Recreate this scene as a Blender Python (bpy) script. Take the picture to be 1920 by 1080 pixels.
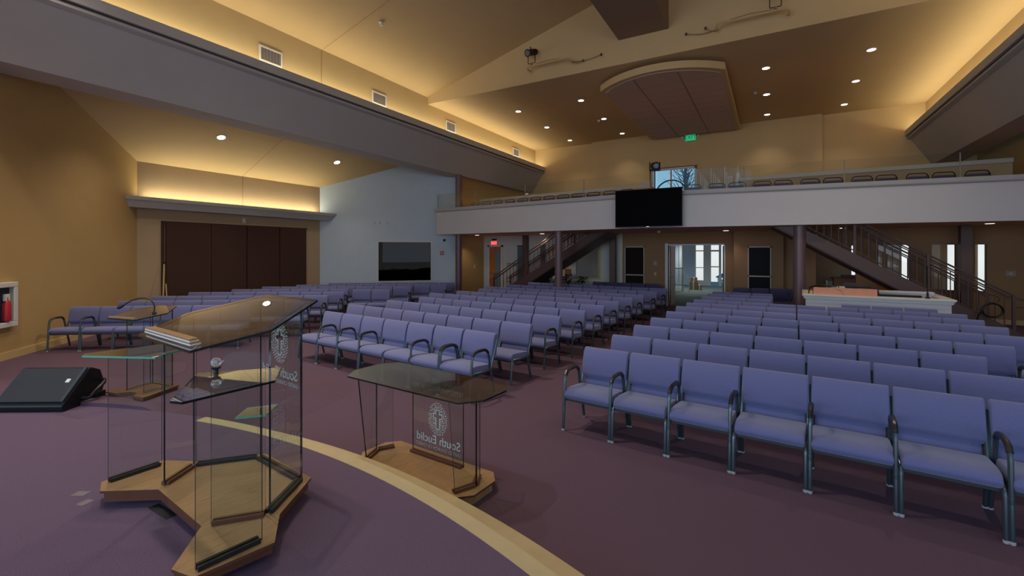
import bpy, bmesh, math, random
from math import sin, cos, radians as R, pi, sqrt, atan2
from mathutils import Vector, Matrix

S = bpy.context.scene
C = S.collection
for o in list(bpy.data.objects):
    bpy.data.objects.remove(o)

# ------------------------------------------------------------------ camera
cam_d = bpy.data.cameras.new('camera')
cam_d.sensor_width = 36.0
cam_d.lens = 16.0
cam_d.shift_y = -0.0347
cam_d.clip_end = 300
cam = bpy.data.objects.new('camera', cam_d)
cam.location = (0, 0, 1.95)
cam.rotation_euler = (pi / 2, 0, R(29.61))
C.objects.link(cam)
S.camera = cam

# ------------------------------------------------------------------ view + world + lights
S.view_settings.view_transform = 'Standard'
S.view_settings.look = 'None'
S.view_settings.gamma = 1.0
S.view_settings.use_curve_mapping = False
S.view_settings.exposure = 0.0
try:
    S.cycles.transparent_max_bounces = 32
    S.cycles.max_bounces = 8
    S.cycles.sample_clamp_indirect = 4.0
except Exception:
    pass

W = bpy.data.worlds.new('world')
S.world = W
W.use_nodes = True
nt = W.node_tree
nt.nodes.clear()
wo = nt.nodes.new('ShaderNodeOutputWorld')
bg = nt.nodes.new('ShaderNodeBackground')
tc = nt.nodes.new('ShaderNodeTexCoord')
sx = nt.nodes.new('ShaderNodeSeparateXYZ')
cr = nt.nodes.new('ShaderNodeValToRGB')
mp = nt.nodes.new('ShaderNodeMapRange')
mp.inputs['From Min'].default_value = -0.2
mp.inputs['From Max'].default_value = 0.6
nt.links.new(tc.outputs['Generated'], sx.inputs[0])
nt.links.new(sx.outputs['Z'], mp.inputs['Value'])
nt.links.new(mp.outputs[0], cr.inputs[0])
nt.links.new(cr.outputs[0], bg.inputs[0])
nt.links.new(bg.outputs[0], wo.inputs[0])
e = cr.color_ramp.elements
e[0].position = 0.0
e[0].color = (0.55, 0.58, 0.62, 1)
e[1].position = 1.0
e[1].color = (0.16, 0.34, 0.62, 1)
a = e.new(0.24); a.color = (0.95, 0.97, 1.0, 1)
a = e.new(0.32); a.color = (0.80, 0.90, 1.0, 1)
a = e.new(0.42); a.color = (0.30, 0.56, 0.82, 1)
bg.inputs[1].default_value = 1.0


def area(name, loc, rot, sx_, sy_, power, col, spread=180):
    d = bpy.data.lights.new(name, 'AREA')
    d.shape = 'RECTANGLE'
    d.size, d.size_y = sx_, sy_
    d.energy = power
    d.color = col
    d.spread = R(spread)
    o = bpy.data.objects.new(name, d)
    o.location = loc
    o.rotation_euler = rot
    C.objects.link(o)
    return o


def spot(name, loc, power, col, angle=95, blend=0.8, size=0.08, rot=(0, 0, 0)):
    d = bpy.data.lights.new(name, 'SPOT')
    d.energy = power
    d.color = col
    d.spot_size = R(angle)
    d.spot_blend = blend
    d.shadow_soft_size = size
    o = bpy.data.objects.new(name, d)
    o.location = loc
    o.rotation_euler = rot
    C.objects.link(o)
    return o


WARM = (1.0, 0.90, 0.60)
DAY = (0.62, 0.77, 1.0)
# unseen daylight fill added behind the camera, standing in for windows
area('added_daylight_fill', (-6.0, -7.0, 3.2), (R(83), 0, R(-8)), 11, 4.5, 430, DAY, 170)
area('added_daylight_fill', (5.5, -2.5, 3.0), (R(80), 0, R(35)), 5, 4, 100, DAY, 170)
# cove tubes hidden behind the lips of the two long beams
area('cove_tube', (-10.62, 8.5, 6.30), (pi, R(0), 0), 0.16, 26, 175, WARM, 180)
area('cove_tube', (4.62, 8.5, 6.30), (pi, R(0), 0), 0.16, 26, 175, WARM, 180)
# unseen fill lamps added under the nave roof and behind the long beam
for lx, ly, lz_, pw in ((1.6, 1.5, 8.5, 1250), (1.6, 6.0, 8.5, 1350), (2.2, 10.0, 8.3, 1000), (-5.6, 2.0, 8.9, 1100), (-6.5, 6.0, 8.6, 950), (-9.0, 1.5, 8.0, 600),
                        (-12.4, 5.6, 5.6, 240), (-12.4, 8.6, 5.6, 200), (-12.4, 11.4, 5.6, 60)):
    spot('added_ceiling_fill', (lx, ly, lz_), pw, (1.0, 0.87, 0.72), 116, 1.0, 0.12)
spot('office_lamp', (-6.6, 18.6, 2.8), 170, (1.0, 0.93, 0.85), 150)
spot('added_lobby_fill', (-3.2, 21.5, 2.85), 260, (0.9, 0.97, 1.0), 150)  # fill spots added to brighten the lobby, no fittings there
spot('added_lobby_fill', (-3.6, 25.0, 2.85), 160, (0.9, 0.97, 1.0), 150)
spot('side_room_lamp', (1.8, 18.2, 2.85), 190, (1.0, 0.92, 0.8), 150)
area('cove_tube', (-15.08, 8.77, 3.45), (pi, R(0), 0), 0.10, 5.6, 48, WARM, 180)

# ------------------------------------------------------------------ materials
def lin(c):
    return tuple(((x / 255) / 12.92 if x / 255 <= 0.04045 else ((x / 255 + 0.055) / 1.055) ** 2.4) for x in c) + (1.0,)


def mat(name, col, rough=0.6, metal=0.0, noise=0.0, scale=40.0, bump=0.0, spec=0.5, emit=0.0, sheen=0.0, stretch=None, col2=None):
    m = bpy.data.materials.new(name)
    m.use_nodes = True
    t = m.node_tree
    b = t.nodes['Principled BSDF']
    c = col if len(col) == 4 else tuple(col) + (1.0,)
    b.inputs['Base Color'].default_value = c
    b.inputs['Roughness'].default_value = rough
    b.inputs['Metallic'].default_value = metal
    b.inputs['Specular IOR Level'].default_value = spec
    if sheen:
        b.inputs['Sheen Weight'].default_value = sheen
        b.inputs['Sheen Roughness'].default_value = 0.5
    if emit:
        b.inputs['Emission Color'].default_value = c
        b.inputs['Emission Strength'].default_value = emit
    if noise or bump:
        co = t.nodes.new('ShaderNodeTexCoord')
        n = t.nodes.new('ShaderNodeTexNoise')
        n.inputs['Scale'].default_value = scale
        n.inputs['Detail'].default_value = 4
        src = co.outputs['Object']
        if stretch:
            mpn = t.nodes.new('ShaderNodeMapping')
            mpn.inputs['Scale'].default_value = stretch
            t.links.new(src, mpn.inputs[0])
            src = mpn.outputs[0]
        t.links.new(src, n.inputs['Vector'])
        if noise:
            r = t.nodes.new('ShaderNodeValToRGB')
            k0, k1 = 1 - noise, 1 + noise
            d0 = col2 if col2 else c
            r.color_ramp.elements[0].position = 0.3
            r.color_ramp.elements[1].position = 0.7
            r.color_ramp.elements[0].color = (d0[0] * k0, d0[1] * k0, d0[2] * k0, 1)
            r.color_ramp.elements[1].color = (min(1, c[0] * k1), min(1, c[1] * k1), min(1, c[2] * k1), 1)
            t.links.new(n.outputs['Fac'], r.inputs[0])
            t.links.new(r.outputs[0], b.inputs['Base Color'])
        if bump:
            bp = t.nodes.new('ShaderNodeBump')
            bp.inputs['Strength'].default_value = bump
            bp.inputs['Distance'].default_value = 0.01
            t.links.new(n.outputs['Fac'], bp.inputs['Height'])
            t.links.new(bp.outputs[0], b.inputs['Normal'])
    return m


def glass(name, tint=(0.93, 0.96, 0.95), refl=1.0, rough=0.0, ior=1.5, gcol=(1, 1, 1)):
    m = bpy.data.materials.new(name)
    m.use_nodes = True
    t = m.node_tree
    t.nodes.clear()
    out = t.nodes.new('ShaderNodeOutputMaterial')
    mx = t.nodes.new('ShaderNodeMixShader')
    tr = t.nodes.new('ShaderNodeBsdfTransparent')
    gl = t.nodes.new('ShaderNodeBsdfGlossy')
    fr = t.nodes.new('ShaderNodeFresnel')
    mu = t.nodes.new('ShaderNodeMath')
    geo = t.nodes.new('ShaderNodeNewGeometry')
    mm = t.nodes.new('ShaderNodeMath')
    mm.operation = 'MULTIPLY'
    inv = t.nodes.new('ShaderNodeMath')
    inv.operation = 'SUBTRACT'
    inv.inputs[0].default_value = 1.0
    t.links.new(geo.outputs['Backfacing'], inv.inputs[1])
    mu.operation = 'MULTIPLY'
    mu.inputs[1].default_value = refl
    fr.inputs['IOR'].default_value = ior
    tr.inputs[0].default_value = tuple(tint) + (1,)
    gl.inputs['Roughness'].default_value = rough
    gl.inputs[0].default_value = tuple(gcol) + (1,)
    mu.use_clamp = True
    t.links.new(fr.outputs[0], mu.inputs[0])
    t.links.new(mu.outputs[0], mm.inputs[0])
    t.links.new(inv.outputs[0], mm.inputs[1])
    t.links.new(mm.outputs[0], mx.inputs[0])
    t.links.new(tr.outputs[0], mx.inputs[1])
    t.links.new(gl.outputs[0], mx.inputs[2])
    t.links.new(mx.outputs[0], out.inputs[0])
    return m


M = {}
M['carpet'] = mat('purple_carpet', (0.113, 0.070, 0.102), 0.95, noise=0.20, scale=160, bump=0.3, spec=0.1)
M['carpet_lit'] = mat('stage_lit_carpet', (0.122, 0.083, 0.132), 0.95, noise=0.24, scale=160, bump=0.35, spec=0.1)  # same carpet, cool light on the stage put into a bluer, lighter colour
M['cream'] = mat('cream_step', lin((178, 160, 122)), 0.6, noise=0.04, scale=8)
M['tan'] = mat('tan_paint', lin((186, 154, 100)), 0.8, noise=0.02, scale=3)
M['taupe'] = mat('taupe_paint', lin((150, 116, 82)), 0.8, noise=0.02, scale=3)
M['taupe2'] = mat('alcove_paint', lin((180, 156, 124)), 0.8, noise=0.02, scale=3)
M['grey_wall'] = mat('pale_grey_paint', lin((196, 212, 226)), 0.8, noise=0.02, scale=3)
M['beige'] = mat('beige_paint', lin((205, 178, 132)), 0.8, noise=0.02, scale=2)
M['ceil'] = mat('ceiling_paint', lin((205, 176, 132)), 0.85, noise=0.02, scale=2)
M['beam'] = mat('grey_beam_paint', lin((183, 180, 178)), 0.8, noise=0.02, scale=2)
M['fascia'] = mat('fascia_paint', lin((210, 207, 209)), 0.75, noise=0.015, scale=2)
M['soffit'] = mat('soffit_paint', lin((235, 182, 160)), 0.8)
M['white'] = mat('white_trim', lin((215, 213, 208)), 0.5, noise=0.01, scale=6)
M['base'] = mat('base_moulding', lin((200, 172, 120)), 0.6)
M['groove'] = mat('trim_shadow_gap', lin((70, 64, 62)), 0.8)
M['brown'] = mat('brown_partition', lin((66, 40, 30)), 0.85, noise=0.06, scale=14, stretch=(1, 1, 0.1))
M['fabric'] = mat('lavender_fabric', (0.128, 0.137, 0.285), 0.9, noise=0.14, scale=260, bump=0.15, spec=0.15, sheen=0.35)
M['fabric_dark'] = mat('dark_fabric', (0.085, 0.07, 0.15), 0.9, noise=0.12, scale=260, bump=0.15, spec=0.15, sheen=0.2)  # darker fabric for the balcony chairs and the back wall rows
M['leg'] = mat('charcoal_metal', (0.10, 0.13, 0.15), 0.32, metal=0.75)
M['leg_dark'] = mat('black_metal', (0.012, 0.012, 0.014), 0.35, metal=0.4)
M['armpad'] = mat('black_arm_pad', (0.012, 0.014, 0.016), 0.35)
M['glide'] = mat('pale_glide', (0.40, 0.41, 0.43), 0.35)
M['steel'] = mat('brushed_steel', (0.55, 0.55, 0.56), 0.3, metal=0.9)
M['column'] = mat('mauve_column_paint', lin((112, 88, 92)), 0.35)
M['stair'] = mat('mauve_stair_paint', lin((92, 70, 66)), 0.5)
M['black'] = mat('black_plastic', (0.008, 0.008, 0.010), 0.4, spec=0.35)
M['screen'] = mat('tv_screen', (0.002, 0.002, 0.0025), 0.45, spec=0.02)
M['darkscreen'] = mat('dark_projection_cloth', lin((38, 30, 29)), 0.8, spec=0.1)
M['chalk'] = mat('dark_board', lin((20, 22, 26)), 0.4, spec=0.06)
M['hall'] = mat('hall_paint', lin((206, 204, 196)), 0.8, noise=0.02, scale=3)
M['frame_tan'] = mat('pale_tan_frame', lin((186, 172, 152)), 0.5)
M['ridge'] = mat('ridge_box_paint', lin((138, 114, 94)), 0.8)
M['wood'] = mat('oak_base', lin((158, 126, 90)), 0.38, noise=0.10, scale=7, stretch=(14, 1.5, 1), col2=lin((148, 114, 78)))
M['dark_wood'] = mat('walnut_board', lin((112, 80, 58)), 0.4, noise=0.12, scale=7, stretch=(14, 1.5, 1))
M['woodedge'] = mat('walnut_edge', lin((96, 58, 40)), 0.4, noise=0.15, scale=8)
M['door'] = mat('honey_door', lin((190, 112, 50)), 0.4, noise=0.12, scale=6, stretch=(6, 6, 0.6))
M['darkdoor'] = mat('plum_door_edge', lin((110, 80, 84)), 0.5)
M['brass'] = mat('wood_door_edge', lin((150, 100, 58)), 0.5)
M['glass'] = glass('clear_glass')
M['glasstop'] = glass('glass_top', (0.87, 0.90, 0.87), 2.1, gcol=(0.95, 0.96, 1.0))
M['table_glass'] = glass('bronze_glass', (0.86, 0.82, 0.72), 2.6, gcol=(1.0, 0.90, 0.74))
M['rail_glass'] = glass('rail_glass', (0.93, 0.95, 0.93), 0.9)
M['edge'] = mat('dark_glass_edge', (0.004, 0.010, 0.010), 0.15, spec=0.6)
M['edge_green'] = mat('green_glass_edge', (0.10, 0.42, 0.30), 0.15, spec=0.7)
M['etch'] = mat('etched_white', (0.62, 0.70, 0.72), 0.7)
M['etch_dim'] = mat('etched_grey', (0.42, 0.46, 0.48), 0.7)
M['lampglow'] = mat('lamp_glow', (1.0, 0.90, 0.78), 0.5, emit=6.0)
M['lampdim'] = mat('lamp_glow_warm', (1.0, 0.80, 0.62), 0.5, emit=2.6)
M['red_sign'] = mat('red_exit_sign', (1.0, 0.06, 0.05), 0.5, emit=1.0)
M['green_sign'] = mat('green_exit_sign', (0.02, 0.50, 0.22), 0.5, emit=0.75)
M['green_text'] = mat('green_exit_text', (0.002, 0.09, 0.04), 0.5, emit=0.4)
M['red'] = mat('red_alarm', (0.45, 0.02, 0.03), 0.4)
M['vent'] = mat('vent_grille', lin((150, 140, 140)), 0.6)
M['tile'] = mat('ceiling_tile', lin((196, 170, 152)), 0.9, noise=0.05, scale=60)
M['tilegrid'] = mat('ceiling_grid', lin((150, 128, 114)), 0.8)
M['copper'] = mat('salmon_board', lin((228, 152, 118)), 0.6, noise=0.05, scale=10)
M['tape'] = mat('black_tape', (0.012, 0.012, 0.015), 0.5)
M['cleartape'] = mat('clear_tape', (0.20, 0.18, 0.20), 0.25)
M['grille'] = mat('speaker_grille', (0.018, 0.024, 0.034), 0.45, metal=0.3, noise=0.5, scale=300, bump=0.5)
M['lens'] = mat('lamp_lens', (0.10, 0.12, 0.16), 0.1, spec=0.9)
M['leaf'] = mat('dark_leaf', (0.016, 0.042, 0.014), 0.5, noise=0.3, scale=30)
M['lobby_floor'] = mat('lobby_carpet', lin((122, 130, 120)), 0.9, noise=0.06, scale=60)
M['organ'] = mat('organ_pipe_paint', lin((236, 232, 224)), 0.4)
M['mullion'] = mat('orange_wood_mullion', lin((205, 110, 62)), 0.5)
M['blue'] = mat('blue_canopy', lin((40, 105, 175)), 0.6)
M['box'] = mat('cardboard', lin((150, 120, 90)), 0.8)
M['branch'] = mat('bare_branch', lin((70, 70, 80)), 0.9)
M['crystal'] = mat('crystal', (0.95, 0.96, 1.0), 0.02)
M['crystal'].node_tree.nodes['Principled BSDF'].inputs['Transmission Weight'].default_value = 1.0
M['window_dark'] = glass('dark_tint_glass', (0.13, 0.11, 0.07), 0.3)
M['piano'] = mat('oak_cabinet', lin((140, 92, 54)), 0.5, noise=0.1, scale=6)

# ------------------------------------------------------------------ mesh builder
class B:
    def __init__(self):
        self.v, self.f, self.m = [], [], []

    def add(self, vs, fs, mi=0):
        k = len(self.v)
        self.v += [tuple(x) for x in vs]
        self.f += [tuple(i + k for i in q) for q in fs]
        self.m += [mi] * len(fs)
        return self

    def box(self, x0, y0, z0, x1, y1, z1, mi=0):
        vs = [(x0, y0, z0), (x1, y0, z0), (x1, y1, z0), (x0, y1, z0), (x0, y0, z1), (x1, y0, z1), (x1, y1, z1), (x0, y1, z1)]
        return self.add(vs, [(3, 2, 1, 0), (4, 5, 6, 7), (0, 1, 5, 4), (1, 2, 6, 5), (2, 3, 7, 6), (3, 0, 4, 7)], mi)

    def slab(self, p0, p1, z0, z1, t, mi=0, s0=None, s1=None):
        """wall slab: from p0 to p1, thickness t on the left side of p0->p1"""
        p0, p1 = Vector(p0), Vector(p1)
        d = (p1 - p0).normalized()
        n = Vector((-d.y, d.x))
        a = p0 if s0 is None else p0 + d * s0
        b = p1 if s1 is None else p0 + d * s1
        return self.prism([a, b, b + n * t, a + n * t], z0, z1, mi)

    def prism(self, poly, z0, z1, mi=0, mside=None):
        poly = [Vector((p[0], p[1])) for p in poly]
        ar = sum(poly[i].x * poly[(i + 1) % len(poly)].y - poly[(i + 1) % len(poly)].x * poly[i].y for i in range(len(poly)))
        if ar < 0:
            poly = poly[::-1]
        n = len(poly)
        f0 = z0 if callable(z0) else (lambda p: z0)
        f1 = z1 if callable(z1) else (lambda p: z1)
        vs = [(p.x, p.y, f0(p)) for p in poly] + [(p.x, p.y, f1(p)) for p in poly]
        self.add(vs, [tuple(range(n - 1, -1, -1)), tuple(range(n, 2 * n))], mi)
        k = len(self.v) - 2 * n
        for i in range(n):
            j = (i + 1) % n
            self.f.append((k + i, k + j, k + n + j, k + n + i))
            self.m.append(mi if mside is None else mside)
        return self

    def extrude(self, prof, axis, a0, a1, mi=0):
        """prof: list of (p,q); axis 'x': (y,z) extruded in x; 'y': (x,z) extruded in y"""
        n = len(prof)
        if axis == 'x':
            vs = [(a0, p, q) for p, q in prof] + [(a1, p, q) for p, q in prof]
        else:
            vs = [(p, a0, q) for p, q in prof] + [(p, a1, q) for p, q in prof]
        fs = [tuple(range(n)), tuple(range(2 * n - 1, n - 1, -1))]
        fs += [(i, i + n, (i + 1) % n + n, (i + 1) % n) for i in range(n)]
        return self.add(vs, fs, mi)

    def tube(self, path, r, n=8, mi=0, caps=True, flat=1.0):
        path = [Vector(p) for p in path]
        k = len(self.v)
        up0 = None
        for i, p in enumerate(path):
            if i == 0:
                d = path[1] - p
            elif i == len(path) - 1:
                d = p - path[i - 1]
            else:
                d = (path[i + 1] - p).normalized() + (p - path[i - 1]).normalized()
            d.normalize()
            if up0 is None:
                ref = Vector((0, 0, 1)) if abs(d.z) < 0.9 else Vector((0, 1, 0))
            else:
                ref = up0
            s_ = d.cross(ref)
            if s_.length < 1e-5:
                s_ = d.cross(Vector((1, 0, 0)))
            s_.normalize()
            u = s_.cross(d).normalized()
            up0 = u
            rr = r[i] if isinstance(r, (list, tuple)) else r
            for j in range(n):
                a_ = 2 * pi * (j + 0.5) / n
                self.v.append(tuple(p + s_ * cos(a_) * rr + u * sin(a_) * rr * flat))
        for i in range(len(path) - 1):
            for j in range(n):
                a_, b_ = k + i * n + j, k + i * n + (j + 1) % n
                self.f.append((a_, b_, b_ + n, a_ + n))
                self.m.append(mi)
        if caps:
            self.f.append(tuple(k + j for j in range(n - 1, -1, -1))); self.m.append(mi)
            q = k + (len(path) - 1) * n
            self.f.append(tuple(q + j for j in range(n))); self.m.append(mi)
        return self

    def lathe(self, prof, c=(0, 0, 0), n=20, mi=0, axis=None):
        """prof: list of (r,z) bottom to top about +z at c; axis: optional direction"""
        k = len(self.v)
        q = Vector((0, 0, 1)).rotation_difference(Vector(axis)) if axis else None
        for r_, z_ in prof:
            for j in range(n):
                a_ = 2 * pi * j / n
                p = Vector((r_ * cos(a_), r_ * sin(a_), z_))
                if q:
                    p = q @ p
                self.v.append(tuple(p + Vector(c)))
        for i in range(len(prof) - 1):
            for j in range(n):
                a_, b_ = k + i * n + j, k + i * n + (j + 1) % n
                self.f.append((a_, b_, b_ + n, a_ + n)); self.m.append(mi)
        self.f.append(tuple(k + j for j in range(n - 1, -1, -1))); self.m.append(mi)
        q_ = k + (len(prof) - 1) * n
        self.f.append(tuple(q_ + j for j in range(n))); self.m.append(mi)
        return self

    def mesh(self, name, mats, bevel=0.0, seg=2, smooth=False):
        me = bpy.data.meshes.new(name)
        me.from_pydata(self.v, [], self.f)
        for m_ in (mats if isinstance(mats, (list, tuple)) else [mats]):
            me.materials.append(m_)
        for i, p in enumerate(me.polygons):
            p.material_index = self.m[i]
        bm = bmesh.new()
        bm.from_mesh(me)
        bmesh.ops.recalc_face_normals(bm, faces=bm.faces)
        if bevel:
            es = [e_ for e_ in bm.edges if len(e_.link_faces) == 2 and e_.calc_face_angle(0) > 0.5]
            bmesh.ops.bevel(bm, geom=es, offset=bevel, segments=seg, affect='EDGES', profile=0.6, clamp_overlap=True)
        if smooth:
            for f_ in bm.faces:
                f_.smooth = True
        bm.to_mesh(me)
        bm.free()
        if smooth:
            try:
                me.set_sharp_from_angle(angle=R(40))
            except Exception:
                pass
        return me

    def build(self, name, mats, parent=None, **kw):
        return link(name, self.mesh(name, mats, **kw), parent)


def link(name, me, parent=None, loc=None, rotz=None):
    o = bpy.data.objects.new(name, me)
    C.objects.link(o)
    if parent is not None:
        o.parent = parent
    if loc is not None:
        o.location = loc
    if rotz is not None:
        o.rotation_euler = (0, 0, rotz)
    return o


def thing(name, label, cat, loc=(0, 0, 0), rotz=0.0, group=None):
    o = bpy.data.objects.new(name, None)
    o.empty_display_size = 0.1
    C.objects.link(o)
    o.location = loc
    o.rotation_euler = (0, 0, rotz)
    return tag(o, label, cat, group)


def tag(o, label, cat, group=None):
    o['label'] = label
    o['category'] = cat
    if group:
        o['group'] = group
    return o


def struct(o):
    o['kind'] = 'structure'
    return o


def text_mesh(name, body, size, mat_, parent, loc, rot, align='CENTER', ext=0.0008, shear=1.0):
    cu = bpy.data.curves.new(name, 'FONT')
    cu.body = body
    cu.size = size
    cu.align_x = align
    cu.extrude = ext
    t = bpy.data.objects.new(name, cu)
    C.objects.link(t)
    dg = bpy.context.evaluated_depsgraph_get()
    dg.update()
    me = bpy.data.meshes.new_from_object(t.evaluated_get(dg))
    bpy.data.objects.remove(t)
    me.name = name
    me.materials.clear()
    me.materials.append(mat_)
    o = link(name, me, parent)
    o.location = loc
    o.rotation_euler = rot
    return o

# ------------------------------------------------------------------ setting: floors
b = B(); b.box(-16.5, -9, -0.2, 11.5, 17.4, 0.0)
struct(b.build('floor', M['carpet']))
b = B(); b.box(-11.6, 17.4, -0.2, 5.6, 33, -0.001)
struct(b.build('floor_lobby', M['lobby_floor']))

# raised stage: round front edge with a cream nosing, one step below, ramping away on the far left
SC = Vector((-3.5, -4.865))
RA, RN, RT = 7.44, 7.345, 7.72


def smooth(t):
    t = max(0.0, min(1.0, t))
    return t * t * (3 - 2 * t)


def stage_h(ang, r):
    px = SC.x + r * cos(ang)
    if r <= RA:
        return 0.30
    w = smooth((-4.55 - px) / 1.3)
    return 0.34 * w * (1 - smooth((r - 7.9) / 2.5)) - 0.04 * smooth((r - 7.44) / 2.0 + (1 - w))


b = B()
rs = [0.0, 3.0, 5.5, RN - 0.4, RN, RA, RA + 0.002] + [RA + 0.02 + 0.14 * i for i in range(22)]
na = 120
for i in range(na + 1):
    an = R(-40) + R(260) * i / na
    for r in rs:
        b.v.append((SC.x + r * cos(an), SC.y + r * sin(an), stage_h(an, r)))
n = len(rs)
for i in range(na):
    for j in range(n - 1):
        b.f.append((i * n + j, i * n + j + 1, (i + 1) * n + j + 1, (i + 1) * n + j)); b.m.append(0 if rs[j] < RA else 1)
o = b.build('floor_stage', [M['carpet_lit'], M['carpet']]); struct(o)


def ring(r0, r1, a0, a1, z0, z1, mi=0, n=70):
    b = B()
    for i in range(n + 1):
        an = a0 + (a1 - a0) * i / n
        for r, z in ((r0, z0), (r1, z0), (r1, z1), (r0, z1)):
            b.v.append((SC.x + r * cos(an), SC.y + r * sin(an), z))
    for i in range(n):
        for j in range(4):
            b.f.append((i * 4 + j, i * 4 + (j + 1) % 4, (i + 1) * 4 + (j + 1) % 4, (i + 1) * 4 + j)); b.m.append(mi)
    b.f.append((3, 2, 1, 0)); b.m.append(mi)
    q = n * 4
    b.f.append((q, q + 1, q + 2, q + 3)); b.m.append(mi)
    return b


struct(ring(RN, RA + 0.012, R(10), R(101), 0.14, 0.302).build('trim_1', M['cream']))
struct(ring(RA - 0.2, RT, R(10), R(98), 0.0, 0.15).build('trim_2', M['cream']))

# ------------------------------------------------------------------ walls of the left bay (all at 45 degrees to the nave)
AX, AY0, AY1 = -15.26, 5.83, 11.71
zs = lambda x: 4.48 + 0.45 * (x + 15.26)


def sloped_wall(name, p0, p1, zt0, zt1, t, m):
    """wall from p0 to p1, top height running from zt0 to zt1, thickness to the left"""
    p0, p1 = Vector(p0), Vector(p1)
    d = (p1 - p0).normalized()
    nn = Vector((-d.y, d.x)) * t
    q = [p0, p1, p1 + nn, p0 + nn]
    b = B()
    tops = [zt0, zt1, zt1, zt0]
    b.add([(p.x, p.y, 0) for p in q] + [(p.x, p.y, z) for p, z in zip(q, tops)],
          [(3, 2, 1, 0), (4, 5, 6, 7), (0, 1, 5, 4), (1, 2, 6, 5), (2, 3, 7, 6), (3, 0, 4, 7)])
    return struct(b.build(name, m))


sloped_wall('wall_stage_left', (AX, AY0), (-8.6, AY0 - 6.66), 4.55, 7.55, -0.2, M['tan'])
sloped_wall('wall_alcove_left', (AX, AY0), (AX, AY1), 4.6, 4.6, 0.2, M['taupe2'])
# pale grey wall with the booth window let into it
d45 = Vector((1, 1)).normalized()
n45 = Vector((-1, 1)).normalized()
w0 = Vector((AX, AY1))
WL = 5.5
b = B()
q = lambda s, z: (w0.x + d45.x * s, w0.y + d45.y * s, z)


def wpiece(b, s0, s1, z0, z1a, z1b=None, t=0.2, mi=0):
    z1b = z1a if z1b is None else z1b
    p = [w0 + d45 * s0, w0 + d45 * s1, w0 + d45 * s1 + n45 * t, w0 + d45 * s0 + n45 * t]
    zt = [z1a, z1b, z1b, z1a]
    b.add([(v.x, v.y, z0) for v in p] + [(v.x, v.y, z) for v, z in zip(p, zt)],
          [(3, 2, 1, 0), (4, 5, 6, 7), (0, 1, 5, 4), (1, 2, 6, 5), (2, 3, 7, 6), (3, 0, 4, 7)], mi)


zw = lambda s: zs(AX + d45.x * s) + 0.05
wpiece(b, 0, 2.19, 0, zw(0), zw(2.19))
wpiece(b, 2.19, 4.27, 0, 0.80)
wpiece(b, 2.19, 4.27, 2.37, zw(2.19), zw(4.27))
wpiece(b, 4.27, WL, 0, zw(4.27), zw(WL))
struct(b.build('wall_bay', M['grey_wall']))
b = B()
for s0, s1, z0, z1 in ((2.14, 4.32, 0.75, 0.80), (2.14, 4.32, 2.37, 2.42), (2.14, 2.19, 0.80, 2.37), (4.27, 4.32, 0.80, 2.37)):
    p = [w0 + d45 * s0 - n45 * 0.02, w0 + d45 * s1 - n45 * 0.02, w0 + d45 * s1 + n45 * 0.16, w0 + d45 * s0 + n45 * 0.16]
    b.prism(p, z0, z1)
fr = struct(b.build('window_1', M['white']))
b = B()
p = [w0 + d45 * 2.19 + n45 * 0.09, w0 + d45 * 4.27 + n45 * 0.09, w0 + d45 * 4.27 + n45 * 0.10, w0 + d45 * 2.19 + n45 * 0.10]
b.prism(p, 0.80, 2.37)
b.build('pane', M['window_dark'], fr)
# dim control room behind that window
b = B()
b.slab(w0 + d45 * 1.6 + n45 * 2.2, w0 + d45 * 5.2 + n45 * 2.2, 0, 2.6, 0.1)
b.slab(w0 + d45 * 1.6 + n45 * 0.21, w0 + d45 * 1.6 + n45 * 2.3, 0, 2.6, 0.1)
b.slab(w0 + d45 * 5.2 + n45 * 2.3, w0 + d45 * 5.2 + n45 * 0.21, 0, 2.6, 0.1)
pp = [w0 + d45 * 1.5 + n45 * 0.21, w0 + d45 * 5.3 + n45 * 0.21, w0 + d45 * 5.3 + n45 * 2.3, w0 + d45 * 1.5 + n45 * 2.3]
b.prism(pp, 2.6, 2.7)
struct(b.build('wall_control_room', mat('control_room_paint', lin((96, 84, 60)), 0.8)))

# side wall behind the bay, then the lower back wall
b = B(); b.box(-11.5, 15.55, 0, -11.3, 17.5, 6.2); b.box(-11.5, 17.5, 2.7, -11.3, 21.8, 6.2)
struct(b.build('wall_left', M['tan']))
YB = 17.3


def wall_y(name, y, t, x0, x1, z0, z1, holes, m):
    b = B()
    xs = x0
    for hx0, hx1, hz0, hz1 in sorted(holes):
        if hx0 > xs:
            b.box(xs, y, z0, hx0, y + t, z1)
        if hz0 > z0:
            b.box(hx0, y, z0, hx1, y + t, hz0)
        if hz1 < z1:
            b.box(hx0, y, hz1, hx1, y + t, z1)
        xs = hx1
    if xs < x1:
        b.box(xs, y, z0, x1, y + t, z1)
    return struct(b.build(name, m))


wall_y('wall_back_left', YB, 0.16, -11.5, -4.95, 0, 2.7, [(-6.85, -5.9, 0.97, 2.23)], M['hall'])
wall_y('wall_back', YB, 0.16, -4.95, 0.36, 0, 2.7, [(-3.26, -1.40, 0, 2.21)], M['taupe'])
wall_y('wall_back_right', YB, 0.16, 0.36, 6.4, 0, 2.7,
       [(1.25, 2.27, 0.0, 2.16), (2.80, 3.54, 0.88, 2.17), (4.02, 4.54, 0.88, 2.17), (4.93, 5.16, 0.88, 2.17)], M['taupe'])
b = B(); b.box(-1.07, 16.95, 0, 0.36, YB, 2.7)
struct(b.build('wall_back_projection', M['taupe']))

# ------------------------------------------------------------------ the two long beams with light coves, clerestory and roof
mx = lambda x: -6.0 - x


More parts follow.
